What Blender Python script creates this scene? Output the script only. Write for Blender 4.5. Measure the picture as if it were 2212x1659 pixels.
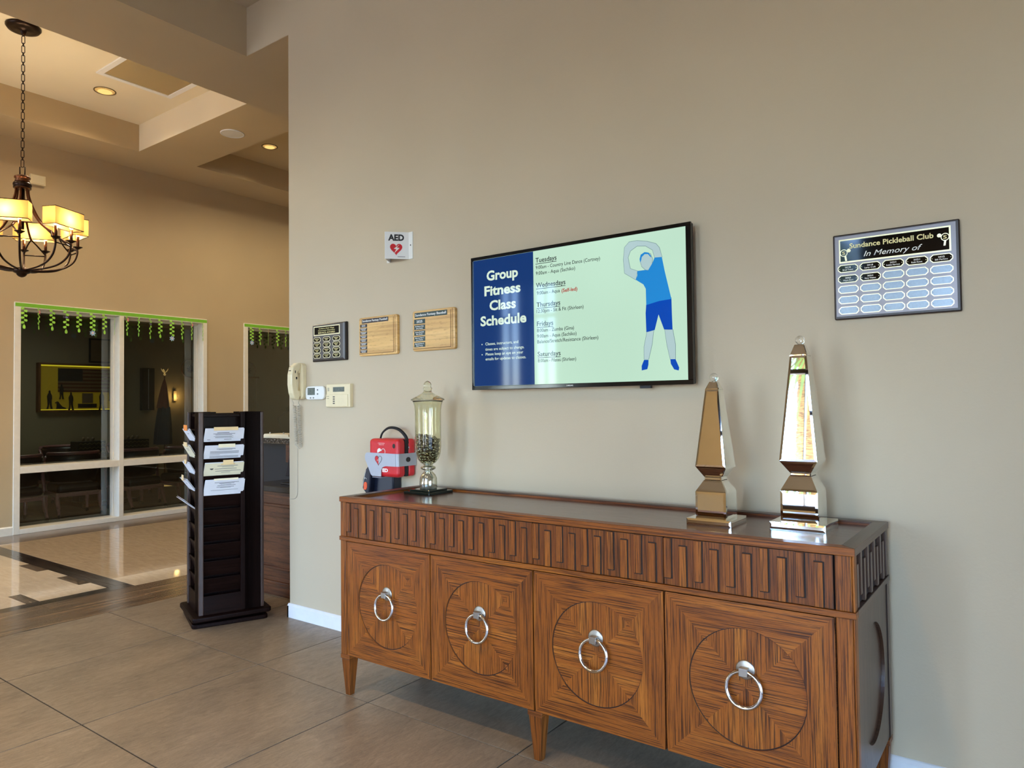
import bpy, bmesh, math, random
from math import sin, cos, pi, radians as R
from mathutils import Vector, Matrix
random.seed(7)
S = bpy.context.scene
for o in list(bpy.data.objects):
    bpy.data.objects.remove(o)
COL = S.collection

# ---------------------------------------------------------------- camera
cam_d = bpy.data.cameras.new('camera')
cam_d.sensor_fit = 'HORIZONTAL'; cam_d.sensor_width = 36.0
cam_d.lens = 1544.3 / 2212 * 36.0
cam_d.clip_start = 0.05; cam_d.clip_end = 200
cam = bpy.data.objects.new('camera', cam_d); COL.objects.link(cam)
_yaw, _pit, _rol = .6357, .0278, -.0118
_f = Vector((-sin(_yaw) * cos(_pit), cos(_yaw) * cos(_pit), sin(_pit)))
_r = Vector((cos(_yaw), sin(_yaw), 0)); _u = _r.cross(_f)
_r2 = _r * cos(_rol) + _u * sin(_rol); _u2 = _u * cos(_rol) - _r * sin(_rol)
_m = Matrix((_r2, _u2, -_f)).transposed().to_4x4()
_m.translation = Vector((4.345, -3.1885, 1.5))
cam.matrix_world = _m
S.camera = cam

# ---------------------------------------------------------------- colour management, sky, lights
S.view_settings.view_transform = 'Standard'
S.view_settings.look = 'None'
S.view_settings.gamma = 1.0
S.view_settings.use_curve_mapping = False
S.view_settings.exposure = 1.57
S.cycles.use_denoising = True

W = bpy.data.worlds.new('sky'); S.world = W; W.use_nodes = True
_nt = W.node_tree; _nt.nodes.clear()
_o = _nt.nodes.new('ShaderNodeOutputWorld'); _b = _nt.nodes.new('ShaderNodeBackground')
_s = _nt.nodes.new('ShaderNodeTexSky'); _s.sky_type = 'NISHITA'; _s.sun_disc = False
_s.sun_elevation = R(48); _s.sun_rotation = R(0); _s.air_density = 1.0; _s.dust_density = 0.6; _s.ozone_density = 2.0
_b.inputs['Strength'].default_value = 1.45
_wb = _nt.nodes.new('ShaderNodeMix'); _wb.data_type = 'RGBA'; _wb.blend_type = 'MULTIPLY'; _wb.inputs[0].default_value = 1
_wb.inputs[7].default_value = (.90, .98, 1.19, 1)   # the camera was balanced between lamplight and daylight
_nt.links.new(_s.outputs['Color'], _wb.inputs[6]); _nt.links.new(_wb.outputs[2], _b.inputs['Color']); _nt.links.new(_b.outputs['Background'], _o.inputs['Surface'])

def lamp(name, kind, loc, energy, color=(1, 1, 1), **kw):
    d = bpy.data.lights.new(name, kind); d.energy = energy; d.color = color
    for k, v in kw.items():
        if k not in ('rot',): setattr(d, k, v)
    o = bpy.data.objects.new(name, d); o.location = loc
    if 'rot' in kw: o.rotation_euler = kw['rot']
    COL.objects.link(o); return o

# the sun stands over the closed end of the building: it lights the ground outside, never the rooms
_sun = lamp('sun', 'SUN', (0, 4, 12), 10.0, (1.0, .90, .75), angle=R(.6), rot=(0, R(-40), R(-8)))
# sky portals in the window openings behind the camera
def portal(x0, x1, z0, z1, y):
    d = bpy.data.lights.new('window_portal', 'AREA'); d.shape = 'RECTANGLE'; d.size = x1 - x0; d.size_y = z1 - z0
    d.cycles.is_portal = True
    o = bpy.data.objects.new('window_portal', d); o.location = ((x0 + x1) / 2, y, (z0 + z1) / 2)
    o.rotation_euler = (R(90), 0, 0); COL.objects.link(o); return o
WINS = [(-5.5, -4.05, .1, 3.6), (-3.40, -2.88, .1, 3.6), (-2.66, -2.12, .1, 3.6), (1.25, 2.55, .1, 3.8), (3.7, 5.0, .1, 3.4)]  # last opening is added to fill light on the front wall's right part
YB = -7.0
for w in WINS: portal(w[0], w[1], w[2], w[3], YB - .25)
_p = portal(-4.2, -1.05, .1, 1.9, 0); _p.location = (5.75, -2.625, 1.0); _p.rotation_euler = (R(90), 0, R(90))

# the lobby's own warm ceiling lamps (above the frame)
LAMPS = [(1.0, -3.6), (3.0, -3.6), (1.0, -5.6), (3.2, -5.6)]
# ---------------------------------------------------------------- helpers
def lin(c):
    return tuple(((v / 255) / 12.92 if v <= 10 else ((v / 255 + .055) / 1.055) ** 2.4) for v in c)

class N:
    """small helper around a material's node tree"""
    def __init__(s, name):
        s.m = bpy.data.materials.new(name); s.m.use_nodes = True; s.t = s.m.node_tree
        s.b = s.t.nodes['Principled BSDF']; s.out = s.t.nodes['Material Output']
    def n(s, t, **kw):
        x = s.t.nodes.new('ShaderNode' + t)
        for k, v in kw.items(): setattr(x, k, v)
        return x
    def l(s, a, b): s.t.links.new(a, b)
    def set(s, **kw):
        for k, v in kw.items(): s.b.inputs[k.replace('_', ' ')].default_value = v
        return s
    def ramp(s, src, stops):
        r = s.n('ValToRGB'); e = r.color_ramp.elements
        e[0].position, e[0].color = stops[0][0], (*stops[0][1], 1)
        e[1].position, e[1].color = stops[-1][0], (*stops[-1][1], 1)
        for p, c in stops[1:-1]:
            k = e.new(p); k.color = (*c, 1)
        s.l(src, r.inputs['Fac']); return r.outputs['Color']
    def coords(s, kind, scale):
        tc = s.n('TexCoord'); oi = s.n('ObjectInfo'); mp = s.n('Mapping'); mp.inputs['Scale'].default_value = scale
        ad = s.n('VectorMath', operation='MULTIPLY_ADD'); cb = s.n('CombineXYZ')
        for i in range(3): s.l(oi.outputs['Random'], cb.inputs[i])
        ad.inputs[1].default_value = (7.3, 3.1, 11.7)
        s.l(cb.outputs[0], ad.inputs[0]); s.l(tc.outputs[kind], ad.inputs[2])
        s.l(ad.outputs[0], mp.inputs['Vector']); return mp.outputs['Vector']
    def noise(s, vec, scale, detail=3, rough=.5, dist=0):
        n = s.n('TexNoise'); n.inputs['Scale'].default_value = scale; n.inputs['Detail'].default_value = detail
        n.inputs['Roughness'].default_value = rough; n.inputs['Distortion'].default_value = dist
        s.l(vec, n.inputs['Vector']); return n.outputs['Fac']
    def mix(s, a, b, fac, mode='MIX'):
        x = s.n('Mix', data_type='RGBA', blend_type=mode)
        for v, i in ((fac, 0), (a, 6), (b, 7)):
            if hasattr(v, 'links'): s.l(v, x.inputs[i])
            elif i == 0: x.inputs[0].default_value = v
            else: x.inputs[i].default_value = (*v, 1)
        return x.outputs[2]
    def bump(s, h, strength, dist=.01):
        b = s.n('Bump'); b.inputs['Strength'].default_value = strength; b.inputs['Distance'].default_value = dist
        s.l(h, b.inputs['Height']); s.l(b.outputs['Normal'], s.b.inputs['Normal'])

def plain(name, rgb, rough=.5, metal=0.0, var=.06, scale=20, bump=0, **kw):
    """a plain finish with a little uneven tone"""
    k = N(name); c = lin(rgb)
    v = k.coords('Object', (1, 1, 1)); f = k.noise(v, scale, 3)
    lo = tuple(x * (1 - var) for x in c); hi = tuple(min(1, x * (1 + var)) for x in c)
    k.l(k.ramp(f, [(.3, lo), (.7, hi)]), k.b.inputs['Base Color'])
    k.set(Roughness=rough, Metallic=metal)
    if bump: k.bump(k.noise(v, bump, 2), .25, .002)
    for a, b in kw.items(): k.b.inputs[a.replace('_', ' ')].default_value = b
    return k.m

def glow(name, rgb, strength, base=(0, 0, 0), rough=.25):
    k = N(name); k.set(Base_Color=(*base, 1), Roughness=rough, Emission_Color=(*lin(rgb), 1), Emission_Strength=strength)
    v = k.coords('Object', (1, 1, 1)); f = k.noise(v, 6, 1)
    c = lin(rgb); k.l(k.ramp(f, [(.2, tuple(x * .97 for x in c)), (.8, tuple(min(1, x * 1.03) for x in c))]), k.b.inputs['Emission Color'])
    return k.m

def wood(name, dark, mid, light, rough=.35, coat=.3, lines=150, contrast=1.0, streak=3.0, spec=.5):
    """open-pored wood: grain runs along u of the UV map (metres)"""
    k = N(name); d, m_, l_ = lin(dark), lin(mid), lin(light)
    v = k.coords('UV', (1, 1, 1))
    def sc(x, y):
        mp = k.n('Mapping'); mp.inputs['Scale'].default_value = (x, y, 1); k.l(v, mp.inputs['Vector']); return mp.outputs['Vector']
    n1 = k.noise(sc(streak, lines), 1, 2, .5, .1)
    n2 = k.noise(sc(1.2, 22), 1, 3, .5, .4)
    n3 = k.noise(sc(26, lines * 2.2), 1, 2, .5)
    base = k.ramp(n2, [(.28, tuple(x * .85 for x in m_)), (.5, m_), (.74, l_)])
    pores = k.ramp(n1, [(.36, (0, 0, 0)), (.53, (1, 1, 1))])
    pw = k.ramp(n3, [(.33, (0, 0, 0)), (.42, (1, 1, 1))])
    c1 = k.mix(d, base, pores); 
    c1 = k.mix(base, c1, contrast)
    c2 = k.mix(c1, tuple(x * .6 for x in d), 0.0)
    c3 = k.mix(d, c1, pw)
    c4 = k.mix(c1, c3, .45)
    k.l(c4, k.b.inputs['Base Color'])
    k.set(Roughness=rough, Coat_Weight=coat, Coat_Roughness=.22); k.b.inputs['Specular IOR Level'].default_value = spec
    k.bump(pores, .12, .002)
    return k.m

class MB:
    """collects shapes and links them as ONE mesh object"""
    def __init__(s): s.v = []; s.f = []; s.uv = []; s.mi = []; s.sm = []
    def face(s, idx, uv=None, mi=0, sm=False):
        s.f.append(idx); s.uv.append(uv or [(0, 0)] * len(idx)); s.mi.append(mi); s.sm.append(sm)
    def box(s, x0, x1, y0, y1, z0, z1, g='x', mi=0):
        b = len(s.v); s.v += [(x, y, z) for z in (z0, z1) for y in (y0, y1) for x in (x0, x1)]
        for idx in ((0, 2, 3, 1), (4, 5, 7, 6), (0, 1, 5, 4), (2, 6, 7, 3), (0, 4, 6, 2), (1, 3, 7, 5)):
            q = [b + i for i in idx]; s.face(q, s.guv([s.v[i] for i in q], g), mi)
        return s
    @staticmethod
    def guv(pts, g):
        a, b, c = (Vector(pts[i]) for i in (0, 1, 2)); n = (b - a).cross(c - b)
        ax = max(range(3), key=lambda i: abs(n[i])); gi = 'xyz'.index(g)
        rest = [i for i in range(3) if i != ax]
        if gi in rest: u = gi; v = [i for i in rest if i != gi][0]
        else: u, v = rest
        return [(p[u], p[v]) for p in pts]
    def prism(s, poly, axis, c0, c1, g='z', mi=0, sm=False):
        """poly in the two other axes (in xyz order), extruded along axis"""
        i = 'xyz'.index(axis); n = len(poly); b = len(s.v)
        def P(p, c):
            q = list(p); q.insert(i, c); return tuple(q)
        s.v += [P(p, c0) for p in poly] + [P(p, c1) for p in poly]
        ar = sum(poly[k][0] * poly[(k + 1) % n][1] - poly[(k + 1) % n][0] * poly[k][1] for k in range(n))
        flip = (ar > 0) ^ (i == 1)
        A = list(range(b, b + n)); B = list(range(b + n, b + 2 * n))
        lo = A[::-1] if flip else A; hi = B if flip else B[::-1]
        if c1 < c0: lo, hi = lo[::-1], hi[::-1]
        for q in (lo, hi): s.face(q, s.guv([s.v[j] for j in q], g) if n > 2 else None, mi)
        for k in range(n):
            k2 = (k + 1) % n; q = [A[k], A[k2], B[k2], B[k]]
            if not flip: q = q[::-1]
            if c1 < c0: q = q[::-1]
            s.face(q, s.guv([s.v[j] for j in q], g), mi, sm)
        return s
    def hull8(s, lo, hi, g='z', mi=0):
        """two quads (4 points each, counter-clockwise seen from above) joined into a tapered block"""
        b = len(s.v); s.v += [tuple(p) for p in lo] + [tuple(p) for p in hi]
        for idx in ((3, 2, 1, 0), (4, 5, 6, 7), (0, 1, 5, 4), (1, 2, 6, 5), (2, 3, 7, 6), (3, 0, 4, 7)):
            q = [b + i for i in idx]; s.face(q, s.guv([s.v[i] for i in q], g), mi)
        return s
    def lathe(s, prof, n=32, c=(0, 0, 0), mi=0, sm=True, cap=True):
        b = len(s.v)
        for r, z in prof:
            for k in range(n):
                a = 2 * pi * k / n; s.v.append((c[0] + r * cos(a), c[1] + r * sin(a), c[2] + z))
        for j in range(len(prof) - 1):
            for k in range(n):
                k2 = (k + 1) % n
                s.face([b + j * n + k, b + j * n + k2, b + (j + 1) * n + k2, b + (j + 1) * n + k], [(k / n, j), ((k + 1) / n, j), ((k + 1) / n, j + 1), (k / n, j + 1)], mi, sm)
        if cap:
            if prof[0][0] > 1e-6: s.face([b + k for k in range(n)][::-1], None, mi)
            if prof[-1][0] > 1e-6: s.face([b + (len(prof) - 1) * n + k for k in range(n)], None, mi)
        return s
    def tube(s, pts, r, n=8, closed=False, mi=0, cap=True, flat=None):
        pts = [Vector(p) for p in pts]; m = len(pts); b = len(s.v); up = None
        rr = r if isinstance(r, (list, tuple)) else [r] * m
        L = 0
        for j, p in enumerate(pts):
            if closed: t = pts[(j + 1) % m] - pts[j - 1]
            else: t = pts[min(j + 1, m - 1)] - pts[max(j - 1, 0)]
            t.normalize()
            if up is None: up = t.orthogonal().normalized()
            up = (up - t * up.dot(t)); up = up.normalized() if up.length > 1e-6 else t.orthogonal().normalized()
            sd = t.cross(up)
            for k in range(n):
                a = 2 * pi * k / n; q = p + up * (rr[j] * cos(a)) + sd * (rr[j] * sin(a) * (flat or 1)); s.v.append(tuple(q))
        for j in range(m if closed else m - 1):
            j2 = (j + 1) % m
            for k in range(n):
                k2 = (k + 1) % n
                s.face([b + j * n + k, b + j * n + k2, b + j2 * n + k2, b + j2 * n + k], [(j * .02, k * .01)] * 4, mi, True)
        if cap and not closed:
            s.face([b + k for k in range(n)][::-1], None, mi); s.face([b + (m - 1) * n + k for k in range(n)], None, mi)
        return s
    def ball(s, c, r, n=12, m=8, mi=0, sq=1):
        pr = [(max(1e-5, r * sin(pi * j / m)), -r * cos(pi * j / m) * sq) for j in range(m + 1)]
        return s.lathe(pr, n, c, mi, True, False)
    def ring(s, c, R_, r, axis='y', n=32, k=8, mi=0):
        pts = []
        for j in range(n):
            a = 2 * pi * j / n; u, v = R_ * cos(a), R_ * sin(a)
            pts.append({'y': (c[0] + u, c[1], c[2] + v), 'z': (c[0] + u, c[1] + v, c[2]), 'x': (c[0], c[1] + u, c[2] + v)}[axis])
        return s.tube(pts, r, k, True, mi)
    def quad(s, p, g='x', mi=0):
        b = len(s.v); s.v += [tuple(x) for x in p]; q = [b + i for i in range(len(p))]
        s.face(q, s.guv(p, g), mi); return s
    def xf(s, mat):
        s.v = [tuple(mat @ Vector(p)) for p in s.v]; return s
    def mesh(s, name):
        me = bpy.data.meshes.new(name); me.from_pydata(s.v, [], s.f)
        uvl = me.uv_layers.new(name='UVMap'); k = 0
        for fu in s.uv:
            for c in fu: uvl.data[k].uv = c; k += 1
        me.polygons.foreach_set('use_smooth', s.sm); me.polygons.foreach_set('material_index', s.mi)
        me.update()
        bm = bmesh.new(); bm.from_mesh(me); bmesh.ops.recalc_face_normals(bm, faces=bm.faces); bm.to_mesh(me); bm.free()
        return me
    def build(s, name, mats, parent=None, loc=None, rot=None, bevel=0, seg=2, **props):
        me = s.mesh(name)
        for m_ in (mats if isinstance(mats, (list, tuple)) else [mats]): me.materials.append(m_)
        return place(name, me, parent, loc, rot, bevel, seg, **props)

def place(name, me, parent=None, loc=None, rot=None, bevel=0, seg=2, **props):
    o = bpy.data.objects.new(name, me); COL.objects.link(o)
    if parent is not None: o.parent = parent
    if loc is not None: o.location = loc
    if rot is not None: o.rotation_euler = rot
    if bevel:
        b = o.modifiers.new('edges', 'BEVEL'); b.width = bevel; b.segments = seg; b.limit_method = 'ANGLE'; b.angle_limit = R(35)
        b.harden_normals = False
    for k, v in props.items(): o[k] = v
    return o

def thing(name, label, cat, loc=(0, 0, 0), rz=0, group=None):
    o = bpy.data.objects.new(name, None); o.empty_display_size = .05; COL.objects.link(o)
    o.location = loc; o.rotation_euler = (0, 0, rz); o['label'] = label; o['category'] = cat
    if group: o['group'] = group
    return o
def tag(o, label, cat, group=None):
    o['label'] = label; o['category'] = cat
    if group: o['group'] = group
    return o
def struct(o): o['kind'] = 'structure'; return o

_TX = {}
def text(s, parent, mat, x0, x1, z, h, y, name='lettering', bold=0.0, shear=0, align='fit', wide=1.0):
    """flat print facing -y in the parent's frame: baseline z, cap height h, from x0 to x1"""
    c = bpy.data.curves.new('t', 'FONT'); c.body = s; c.size = 1; c.resolution_u = 3; c.offset = bold; c.shear = shear
    to = bpy.data.objects.new('t', c)
    me = bpy.data.meshes.new_from_object(to)
    bpy.data.objects.remove(to); bpy.data.curves.remove(c)
    xs = [v.co.x for v in me.vertices]
    if not xs: return None
    a, b = min(xs), max(xs); ky = h / .73
    if align == 'fit': kx = (x1 - x0) / (b - a); off = x0
    else:
        kx = ky * wide; wd = (b - a) * kx
        if wd > (x1 - x0): kx *= (x1 - x0) / wd; wd = x1 - x0
        off = x0 if align == 'left' else (x0 + x1 - wd) / 2
    for v in me.vertices:
        px, py = v.co.x, v.co.y
        v.co = (off + (px - a) * kx, y, z + py * ky)
    me.materials.clear(); me.materials.append(mat)
    return place(name, me, parent)

def copy_tree(o, parent=None):
    c = o.copy(); COL.objects.link(c)
    if parent is not None: c.parent = parent
    for ch in [k for k in bpy.data.objects if k.parent == o]: copy_tree(ch, c)
    return c
def bez(p, n=10):
    """smooth curve through points (Catmull-Rom)"""
    p = [Vector(q) for q in p]; out = []
    for i in range(len(p) - 1):
        a, b, c, d = p[max(i - 1, 0)], p[i], p[i + 1], p[min(i + 2, len(p) - 1)]
        for k in range(n):
            t = k / n
            out.append(.5 * ((2 * b) + (c - a) * t + (2 * a - 5 * b + 4 * c - d) * t * t + (3 * b - a - 3 * c + d) * t ** 3))
    out.append(p[-1]); return out
# ---------------------------------------------------------------- materials of the setting
def paint(name, rgb, rough=.6):
    k = N(name); c = lin(rgb); v = k.coords('Object', (1, 1, 1))
    k.l(k.ramp(k.noise(v, 1.3, 2), [(.3, tuple(x * .97 for x in c)), (.7, tuple(x * 1.03 for x in c))]), k.b.inputs['Base Color'])
    k.set(Roughness=rough); k.b.inputs['Specular IOR Level'].default_value = .35
    k.bump(k.noise(v, 90, 3, .6), .12, .004); return k.m
M = {}
M['wall'] = paint('wall_paint', (194, 179, 151), .55)
M['gallery'] = paint('gallery_paint', (190, 170, 134), .6)
M['cream'] = paint('cream_ceiling_paint', (226, 214, 186), .7)
M['white'] = plain('white_trim_paint', (226, 227, 226), .35, var=.02)
M['offwhite'] = plain('ivory_frame_paint', (232, 227, 212), .38, var=.03)
M['grout'] = plain('dark_grout', (30, 26, 21), .9)
def stone():
    k = N('stone_floor_tile'); v = k.coords('Object', (1, 1, 1))
    def sc(a): 
        mp = k.n('Mapping'); mp.inputs['Scale'].default_value = a; mp.inputs['Rotation'].default_value = (0, 0, R(12)); k.l(v, mp.inputs['Vector']); return mp.outputs['Vector']
    n1 = k.noise(sc((1.6, .8, 1)), 2.2, 5, .62, .5); n2 = k.noise(sc((26, 7, 1)), 1.6, 5, .7, 1.2); n3 = k.noise(v, 160, 2)
    c = k.ramp(n1, [(.30, lin((112, 98, 79))), (.52, lin((141, 123, 98))), (.72, lin((158, 138, 110)))])
    c = k.mix(c, k.ramp(n2, [(.30, lin((88, 78, 64))), (.55, lin((140, 123, 100))), (.75, lin((172, 153, 126)))]), .42)
    c = k.mix(c, k.ramp(n3, [(.3, (.15, .13, .1)), (.7, (.6, .55, .5))]), .18, 'OVERLAY')
    k.l(c, k.b.inputs['Base Color']); k.l(k.ramp(n2, [(.3, (.42,) * 3), (.8, (.30,) * 3)]), k.b.inputs['Roughness'])
    k.bump(n2, .08, .003); return k.m
M['stone'] = stone()
def polished(name, a, b):
    k = N(name); v = k.coords('Object', (3, 14, 1)); n = k.noise(v, 2.0, 4, .6, .6); n2 = k.noise(v, 22, 2)
    c = k.ramp(n, [(.3, lin(a)), (.7, lin(b))]); c = k.mix(c, k.ramp(n2, [(.4, (.3,) * 3), (.6, (.6,) * 3)]), .12, 'OVERLAY')
    k.l(c, k.b.inputs['Base Color']); k.set(Roughness=.06); k.b.inputs['Specular IOR Level'].default_value = .6; return k.m
M['polished'] = polished('polished_beige_tile', (176, 152, 120), (196, 172, 138))
M['polished_light'] = polished('polished_cream_tile', (204, 186, 156), (218, 200, 170))
M['plank'] = wood('wood_look_floor_tile', (68, 52, 38), (124, 98, 71), (150, 122, 90), .22, .2, lines=60, streak=2.2)
M['band'] = wood('dark_floor_band', (30, 24, 20), (58, 46, 38), (72, 58, 48), .12, .2, lines=50, streak=2.5)
M['accent'] = wood('bark_relief_accent_tile', (38, 28, 20), (92, 70, 48), (140, 116, 88), .25, .2, lines=70, streak=22)

# ---------------------------------------------------------------- shell
ZH, ZS, ZC = 4.21, 4.795, 4.59
XW = -5.586
def wallbox(name, boxes, mat, **kw):
    b = MB()
    for q in boxes: b.box(*q)
    return struct(b.build(name, mat, **kw))
wallbox('wall_front', [(0, 5.8, 0, .2, 0, 5.5), (-1.29, 0, 0, .2, ZH + .004, 5.5)], M['wall'])
# wall with the two interior windows (openings cut between the pieces)
W1 = (.168, 2.645); W2 = (3.257, 5.734); ZT = 2.805
XB = XW - .25
wallbox('wall_left', [(XB, XW, -7, W1[0], 0, 5.5), (XB, XW, W1[1], W2[0], 0, 5.5), (XB, XW, W2[1], 6.2, 0, 5.5),
                      (XB, XW, W1[0], W1[1], ZT, 5.5), (XB, XW, W2[0], W2[1], ZT, 5.5)], M['gallery'])
wallbox('wall_end', [(XB, 5.8, 6.0, 6.2, 0, 5.5)], M['gallery'])
# back wall behind the camera with tall window openings
bx = []; x = XB
for a, b, c, d in WINS:
    bx += [(x, a, YB - .2, YB, 0, 5.5), (a, b, YB - .2, YB, 0, c), (a, b, YB - .2, YB, d, 5.5)]; x = b
bx.append((x, 5.8, YB - .2, YB, 0, 5.5))
wallbox('wall_back', bx, M['wall'])
XR_ = 5.6
wallbox('wall_right', [(XR_, XR_ + .2, -7, -4.2, 0, 5.5), (XR_, XR_ + .2, -1.05, .2, 0, 5.5), (XR_, XR_ + .2, -4.2, -1.05, 1.9, 5.5), (XR_, XR_ + .2, .2, 6.2, 0, 5.5)], M['wall'])
# ceilings: lobby, header over the opening, gallery soffit with two recessed trays
ce = MB(); ce.box(-.52, 5.8, -7, 0, ZC, 5.5); struct(ce.build('ceiling_lobby', M['wall']))
hd = MB(); hd.box(-1.29, -.52, -7, .2, ZH, ZH + .003); hd.box(-.52, 0, .0005, .2, ZH, ZH + .003); hd.box(-1.29, -.52, -7, -.0005, ZH + .003, 5.5); hd.box(-1.29, 5.8, .2, 6, ZH, 5.5); struct(hd.build('trim_1_header', M['gallery']))
T1 = (-4.87, -1.75, -3.2, 1.305, 5.137); T2 = (-4.85, -2.2, 2.07, 5.0, 5.11)
so = MB()
for q in ((XW, T1[0], -7, 6), (T1[1], -1.29, -7, 6), (T1[0], T1[1], -7, T1[2]), (T1[0], T1[1], T1[3], T2[2]), (T1[0], T1[1], T2[3], 6), (T2[1], T1[1], T2[2], T2[3])):
    so.box(q[0], q[1], q[2], q[3], ZS, 5.5)
so.box(T1[0], T2[0], T2[2], T2[3], ZS, 5.5)
cs = struct(so.build('ceiling_gallery', M['gallery']))
GR = (-3.74, -2.98, .33, 1.10)   # return-air grille opening in tray 1
tr = MB()
for q in ((T1[0], GR[0], T1[2], T1[3]), (GR[1], T1[1], T1[2], T1[3]), (GR[0], GR[1], T1[2], GR[2]), (GR[0], GR[1], GR[3], T1[3])):
    tr.box(q[0], q[1], q[2], q[3], T1[4], 5.5)
tr.box(T1[0] + .001, T1[1], T1[3] - .004, T1[3] + .002, ZS + .001, T1[4])
tr.build('tray_panel', M['cream'], cs)
tr = MB(); tr.box(T2[0], T2[1], T2[2], T2[3], T2[4], 5.5); tr.build('tray_panel', M['gallery'], cs)
rf = MB(); rf.box(-10.2, 6.2, -7.4, 7.7, 5.5, 5.7); struct(rf.build('roof', M['white']))

# ---------------------------------------------------------------- floor and its tiles
fl = MB(); fl.box(XB, 5.8, -7, 6, -.10, -.004)
floor = struct(fl.build('floor', M['grout']))
tile_mesh = {}
def tile(x0, x1, y0, y1, mat, name='floor_tile', gap=.0036, g='y'):
    key = (round(x1 - x0, 3), round(y1 - y0, 3), mat.name)
    w, d = x1 - x0 - 2 * gap, y1 - y0 - 2 * gap
    if key not in tile_mesh:
        b = MB(); b.box(-w / 2, w / 2, -d / 2, d / 2, -.009, 0, g)
        me = b.mesh(name); me.materials.append(mat); tile_mesh[key] = me
    return place(name, tile_mesh[key], floor, ((x0 + x1) / 2, (y0 + y1) / 2, 0), bevel=0)
TX, TY = .9305, .956
xs = [-1.2185 + TX * i for i in range(9)]
ys = [-.690 + TY * j for j in range(-7, 8)]
for i in range(8):
    for j in range(14):
        x0, x1, y0, y1 = xs[i], min(xs[i + 1], 5.8), max(ys[j], -7), min(ys[j + 1], 6)
        if x1 - x0 > .05 and y1 - y0 > .05: tile(x0, x1, y0, y1, M['stone'])
# wood-look border between the lobby and the gallery: planks
y = -7.0; k = 0
while y < 6:
    y1 = min(y + 1.22, 6)
    tile(-1.860, -1.5395, y, y1, M['plank'], 'floor_plank', .0008); yy0 = max(-7, y - .6); tile(-1.5395, -1.2185, yy0, min(y1 - .6, 6) if y1 < 6 else 6, M['plank'], 'floor_plank', .0008)
    y = y1
# dark bands of the inlaid field
tile(-1.990, -1.860, -6, -.19, M['band'], 'floor_band', .0008)
for q in range(4): tile(-5.0 + q * .7525, -5.0 + (q + 1) * .7525, -.36, -.19, M['band'], 'floor_band', .0008, 'x')
for q in range(10): tile(-5.586, -4.99, -7 + q * 1.3, -7 + (q + 1) * 1.3, M['plank'], 'floor_plank', .0008)
# polished tiles towards the far end: rows run along y
rows = [(-4.99, -4.10, 'polished'), (-4.10, -3.635, 'polished'), (-3.635, -3.185, 'polished'), (-3.185, -2.285, 'polished'), (-2.285, -1.860, 'polished_light')]
for r_, (a, b, m_) in enumerate(rows):
    y = -.19
    first = .96
    while y < 6:
        y1 = min(y + first, 6); tile(a, b, y, y1, M[m_], 'polished_tile', .002); y = y1
# inlaid field near the camera side: beige tiles with small bark-relief accents
accents = [(-3.60, -3.16, -.45, -.36), (-2.74, -2.29, -.45, -.36), (-2.36, -1.99, -.95, -.86), (-3.25, -2.80, -.95, -.86), (-4.15, -3.70, -.95, -.86)]
for a in accents: tile(a[0], a[1], a[2], a[3], M['accent'], 'accent_tile', .0006, 'x')
def cells(y0, y1, cuts):
    cuts = sorted(cuts)
    for a, b in zip(cuts, cuts[1:]): tile(a, b, y0, y1, M['polished_light'], 'polished_tile', .0012)
def strip(y0, y1, acc):
    c = [-5.0] + [v for a in acc for v in (a[0], a[1])] + [-1.99]
    c = sorted(set(round(v, 4) for v in c))
    for a, b in zip(c, c[1:]):
        if not any(abs(a - q[0]) < .01 for q in acc) and b - a > .02: tile(a, b, y0, y1, M['polished_light'], 'polished_tile', .0006)
strip(-.45, -.36, sorted(accents[:2]))
cells(-.86, -.45, [-5.0, -4.5, -3.62, -2.76, -2.20, -1.99])
strip(-.95, -.86, sorted(accents[2:]))
for y0 in (-1.36, -1.85, -2.75, -3.65, -4.55, -5.45):
    y1 = {-1.36: -.95, -1.85: -1.36}.get(y0, y0 + .9)
    cells(y0, y1, [-5.0, -4.1, -3.2, -2.3, -1.99])
for q in range(4): tile(-5.0 + q * .7525, -5.0 + (q + 1) * .7525, -7, -5.45, M['polished'], 'polished_tile', .002)
tile(-1.99, -1.86, -7, -6, M['polished'], 'polished_tile', .002)

# ---------------------------------------------------------------- baseboards
def baseboard(name, x0, x1, y0, y1, axis):
    b = MB()
    if axis == 'x': b.prism([(y1, 0), (y0, 0), (y0, .082), (y0 + .004, .088), (y0 + .009, .095), (y1, .098)], 'x', x0, x1)
    else: b.prism([(x0, 0), (x1, 0), (x1, .085), (x1 - .007, .098), (x0, .100)], 'y', y0, y1)
    return struct(b.build(name, M['white']))
baseboard('baseboard_front', -.014, 5.8, -.014, 0, 'x')
bb = MB(); bb.box(-.014, 0, -.014, .2, 0, .082); bb.box(-.009, 0, -.009, .2, .082, .098); struct(bb.build('baseboard_return', M['white']))
b = MB(); b.prism([(XW, 0), (XW + .014, 0), (XW + .014, .09), (XW + .006, .10), (XW, .105)], 'y', -7, W1[0]); struct(b.build('baseboard_left', M['offwhite']))
b = MB(); b.prism([(XW, 0), (XW + .014, 0), (XW + .014, .09), (XW + .006, .10), (XW, .105)], 'y', W1[1], W2[0]); struct(b.build('baseboard_left.001', M['offwhite']))

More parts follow.
